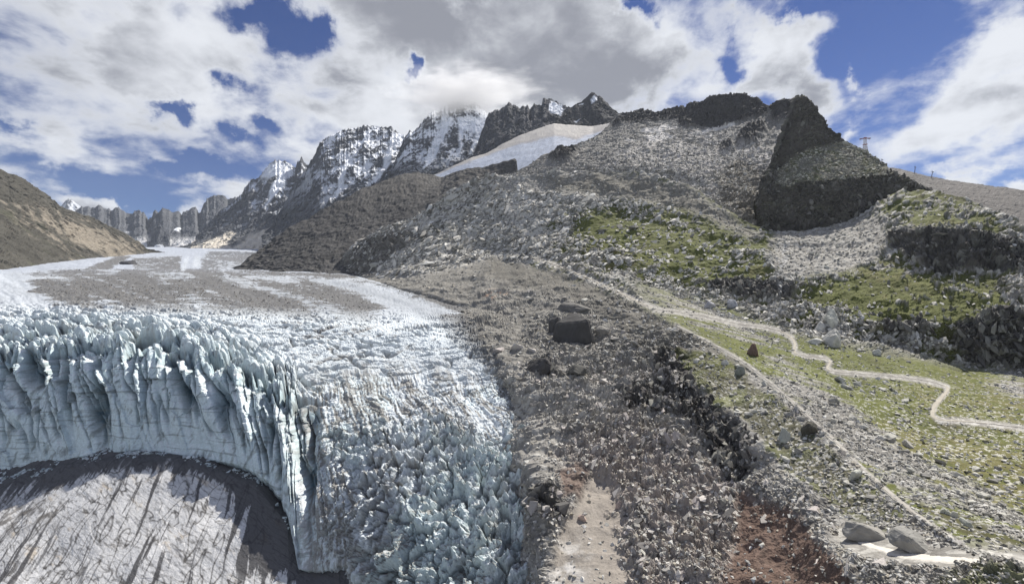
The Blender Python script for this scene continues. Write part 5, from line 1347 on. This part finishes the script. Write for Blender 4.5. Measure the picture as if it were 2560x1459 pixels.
ZONES = [  # sheet, weight, count, label, group, px range, mesh parity
    (HILL, wt_trough * ell(u, v, 2280, 1120, 300, 120, -36), 58, 'pale boulder among many in the stony band below the green meadow', 'boulders of the stony band', (11, 24), 0),
    (HILL, wt_trough * ell(u, v, 2450, 1200, 220, 90, -30), 22, 'light grey boulder in the rubble strip along the right edge meadow', 'boulders of the right rubble strip', (11, 24), 0),
    (HILL, wt_below * ell(u, v, 1950, 1010, 330, 150, -45) * (0.3 + heath), 60, 'pale boulder lying in the dark heath left of the crest path', 'boulders of the heath slope', (9, 20), 0),
    (HILL, wt_below * ell(u, v, 2160, 1260, 160, 90, -35), 24, 'weathered boulder on the heath above the sandy track', 'boulders above the sandy track', (10, 22), 1),
    (HILL, wt_below * ell(u, v, 1500, 880, 260, 160, -20), 46, 'grey boulder in the moraine rubble between glacier and crest', 'boulders of the moraine rubble', (9, 20), 1),
    (HILL, wt_below * ell(u, v, 1680, 1320, 230, 170, 0), 34, 'angular grey block in the pinkish gully at the bottom', 'blocks of the pinkish gully', (9, 20), 1),
    (HILL, wt_talus * ell(u, v, 2060, 630, 150, 80, 0), 22, 'grey boulder on the talus under the rock needle', 'boulders of the needle talus', (8, 14), 0),
]
for zi, (S, wz, n, label, group, (a, b), par) in enumerate(ZONES):
    r = np.random.default_rng(50 + zi)
    i, PP = pick(S, wz, n, r)
    for k in range(n):
        d = PP[k, 1] / F
        rad = 0.5 * r.uniform(a, b) * d * (1.0 if r.random() < 0.85 else 1.25)
        me = protos[2 * int(r.integers(0, len(BIG))) + (par if r.random() < 0.7 else 1 - par)]
        put_boulder(me, PP[k], rad, rad * r.uniform(0.8, 1.1), rad * r.uniform(0.7, 1.05),
                    (r.normal(0, 0.35), r.normal(0, 0.35), r.uniform(0, 6.28)), label, group)

# ---- pylons
def paint(name, c, rough=0.5, metal=0.0):
    m = bpy.data.materials.new(name); m.use_nodes = True
    T = NT(m.node_tree)
    tc = T.n('ShaderNodeTexCoord').outputs['Object']
    k = T.math('MULTIPLY_ADD', T.math('SUBTRACT', T.noise(tc, 0.6, 4.0, 0.6), 0.5), 0.5, 1.0)
    bs = T.n('ShaderNodeBsdfPrincipled')
    rgbn = T.n('ShaderNodeRGB'); rgbn.outputs[0].default_value = (*c, 1)
    T.l(T.vmath('SCALE', rgbn.outputs[0], scale=k), bs.inputs['Base Color'])
    bs.inputs['Roughness'].default_value = rough; bs.inputs['Metallic'].default_value = metal
    out = T.n('ShaderNodeOutputMaterial'); T.l(bs.outputs[0], out.inputs['Surface'])
    return m
m_white = paint('white_painted_steel', (0.62, 0.60, 0.60))
m_red = paint('red_painted_steel', (0.36, 0.13, 0.11))
m_steel = paint('grey_steel', (0.19, 0.20, 0.26), 0.5, 0.2)

class MB:
    def __init__(self): self.V, self.Q = [], []
    def bar(self, a, b, w, w2=None):
        a, b = np.array(a, float), np.array(b, float); w2 = w if w2 is None else w2
        d = b - a; d /= np.linalg.norm(d)
        s = np.cross(d, [0, 0, 1.0] if abs(d[2]) < 0.9 else [1.0, 0, 0]); s /= np.linalg.norm(s); t = np.cross(d, s)
        k = len(self.V)
        for p, ww in ((a, w), (b, w2)):
            for x, y in ((-1, -1), (1, -1), (1, 1), (-1, 1)):
                self.V.append(p + (s * x + t * y) * ww / 2)
        self.Q += [(k, k + 1, k + 5, k + 4), (k + 1, k + 2, k + 6, k + 5), (k + 2, k + 3, k + 7, k + 6), (k + 3, k, k + 4, k + 7), (k + 3, k + 2, k + 1, k), (k + 4, k + 5, k + 6, k + 7)]
        return self
    def box(self, c, s):
        c, s = np.array(c, float), np.array(s, float)
        return self.bar(c - [0, 0, s[2] / 2], c + [0, 0, s[2] / 2], 1.0) if False else self._box(c, s)
    def _box(self, c, s):
        k = len(self.V)
        for z in (-1, 1):
            for x, y in ((-1, -1), (1, -1), (1, 1), (-1, 1)):
                self.V.append(c + np.array([x, y, z]) * s / 2)
        self.Q += [(k, k + 1, k + 5, k + 4), (k + 1, k + 2, k + 6, k + 5), (k + 2, k + 3, k + 7, k + 6), (k + 3, k, k + 4, k + 7), (k + 3, k + 2, k + 1, k), (k + 4, k + 5, k + 6, k + 7)]
        return self
    def build(self, name, mat, parent=None):
        return link(name, mesh_from(name, np.array(self.V), np.array(self.Q)), mat, parent)

def empty(name, loc, label, cat, group=None, rz=0.0, ry=0.0):
    o = bpy.data.objects.new(name, None); sc.collection.objects.link(o)
    o.location = loc; o.rotation_euler = (0, ry, rz); o.empty_display_size = 2
    return tag(o, label, cat, group)

# cable car tower behind the needle
Pb = at_one(FARHILL, 2162, 414)
top = (CV - 345) / F * Pb[1] - Pb[2]
t = empty('cable_car_pylon', Pb, 'tall white and red steel lattice tower behind the shoulder of the rock needle', 'pylon', None, math.radians(-12))
hb, ht = 15.0, 3.6
zp = top * 0.80
legs = [(sx, sy) for sx in (-1, 1) for sy in (-1, 1)]
for sx, sy in legs:
    MB().bar((sx * hb, sy * hb, -8), (sx * ht, sy * ht, zp), 2.2, 1.4).build('leg', m_white, t)
br = MB()
zs = [top * f for f in (0.05, 0.2, 0.34, 0.47, 0.58, 0.68, 0.75)]
def wid(z): return hb + (ht - hb) * (z + 8) / (zp + 8)
for z0, z1 in zip(zs[:-1], zs[1:]):
    a, b = wid(z0), wid(z1)
    for ax in (0, 1):
        for s in (-1, 1):
            for e in (-1, 1):
                p = [e * a, s * a, z0]; q_ = [-e * b, s * b, z1]
                if ax: p[0], p[1] = p[1], p[0]; q_[0], q_[1] = q_[1], q_[0]
                br.bar(p, q_, 0.7)
            p = [-b, s * b, z1]; q_ = [b, s * b, z1]
            if ax: p[0], p[1] = p[1], p[0]; q_[0], q_[1] = q_[1], q_[0]
            br.bar(p, q_, 0.7)
br.build('lattice_brace', m_white, t)
MB().box((0, 0, zp + 0.6), (14.0, 10.0, 1.6)).build('platform', m_red, t)
hd = MB()
for sx, sy in legs: hd.bar((sx * 3.4, sy * 3.0, zp), (sx * 3.4, sy * 3.0, top - 3), 1.3)
for s in (-1, 1): hd.bar((-3.4, s * 3, zp + 2), (3.4, s * 3, top - 4), 0.8)
hd.build('tower_head', m_white, t)
MB().box((0, 0, top - 2), (36, 4.5, 2.2)).box((0, 0, top + 0.6), (10, 4, 3)).build('crossarm', m_red, t)
for s in (-1, 1):
    MB().box((s * 15.5, 0, top - 4), (4.6, 8.5, 1.8)).build('cable_saddle', m_steel, t)

def lift_pylon(u, v, hpx, label, lean, rz):
    Pb = at_one(FARHILL, u, v); k = Pb[1] / F; h = hpx * k
    o = empty('lift_pylon', Pb, label, 'pylon', 'ski lift pylons on the scree hill', rz, math.radians(lean))
    MB().bar((0, 0, -3), (0, 0, h), 2.0, 1.5).build('mast', m_steel, o)
    MB().box((0, 0, h), (9.5, 1.2, 1.4)).build('crossarm', m_steel, o)
    for s in (-1, 1):
        MB().box((s * 4.2, 0, h - 1.2), (0.9, 5.0, 1.2)).build('sheave_train', m_steel, o)
    MB().bar((-2.2, 0, h - 1), (0, 0, h + 2.0), 0.5).bar((2.2, 0, h - 1), (0, 0, h + 2.0), 0.5).build('lifting_frame', m_steel, o)
lift_pylon(2202, 424, 26, 'lift pylon whose top just shows over the shoulder of the rock needle', 8, 0.2)
lift_pylon(2286, 434, 17, 'thin leaning lift pylon on the scree hill skyline, left one of the clear pair', 14, 0.5)
lift_pylon(2328, 445, 17, 'leaning lift pylon on the scree hill skyline, nearest the small white cloud', 16, 0.2)

# ------------------------------------------------------------------ air: summit cloud and haze
def volume_mat(name, build):
    m = bpy.data.materials.new(name); m.use_nodes = True
    T = NT(m.node_tree)
    pv = T.n('ShaderNodeVolumePrincipled')
    build(T, pv)
    out = T.n('ShaderNodeOutputMaterial'); T.l(pv.outputs[0], out.inputs['Volume'])
    return m

def hz(T, pv):
    pv.inputs['Color'].default_value = (0.80, 0.88, 1.0, 1)
    pv.inputs['Density'].default_value = 1.7e-5
    pv.inputs['Anisotropy'].default_value = 0.2
m_haze = volume_mat('haze_air', hz)
x0, x1, y0, y1, z0, z1 = -9500.0, 9500.0, -300.0, 9600.0, -420.0, 2450.0
hv = [(x, y, z) for z in (z0, z1) for x, y in ((x0, y0), (x1, y0), (x1, y1), (x0, y1))]
hq = [(0, 3, 2, 1), (4, 5, 6, 7), (0, 1, 5, 4), (1, 2, 6, 5), (2, 3, 7, 6), (3, 0, 4, 7)]
o = link('haze', mesh_from('haze', np.array(hv), np.array(hq)), m_haze)
o['kind'] = 'stuff'; o['label'] = 'thin blue haze that veils the far mountains'

# cloud that swallows the snowy summits
def cl(T, pv):
    tc = T.n('ShaderNodeTexCoord').outputs['Object']
    mp = T.n('ShaderNodeMapping'); T.l(tc, mp.inputs[0])
    ln = T.n('ShaderNodeVectorMath', operation='LENGTH'); T.l(tc, ln.inputs[0])
    nz_ = T.noise(tc, 2.3, 6.0, 0.65)
    f = T.math('SUBTRACT', T.math('MULTIPLY_ADD', nz_, 2.2, -0.1), ln.outputs['Value'])
    d = T.step(f, 0.0, 0.7, 0.0, 0.0075)
    T.l(d, pv.inputs['Density'])
    pv.inputs['Color'].default_value = (1, 1, 1, 1)
    pv.inputs['Anisotropy'].default_value = 0.2
m_cloud = volume_mat('cloud_vapour', cl)
V, Fc = icosphere(3)
me = mesh_from('summit_cloud', V * 1.25, Fc, True)
o = link('summit_cloud', me, m_cloud)
o.location = Sheet.unproject(np.array([1165.0]), np.array([236.0]), np.array([3560.0]))[0]
o.scale = (640, 330, 200)
o['kind'] = 'stuff'; o['label'] = 'grey cloud wrapped around the summit of the snow-streaked mountain'
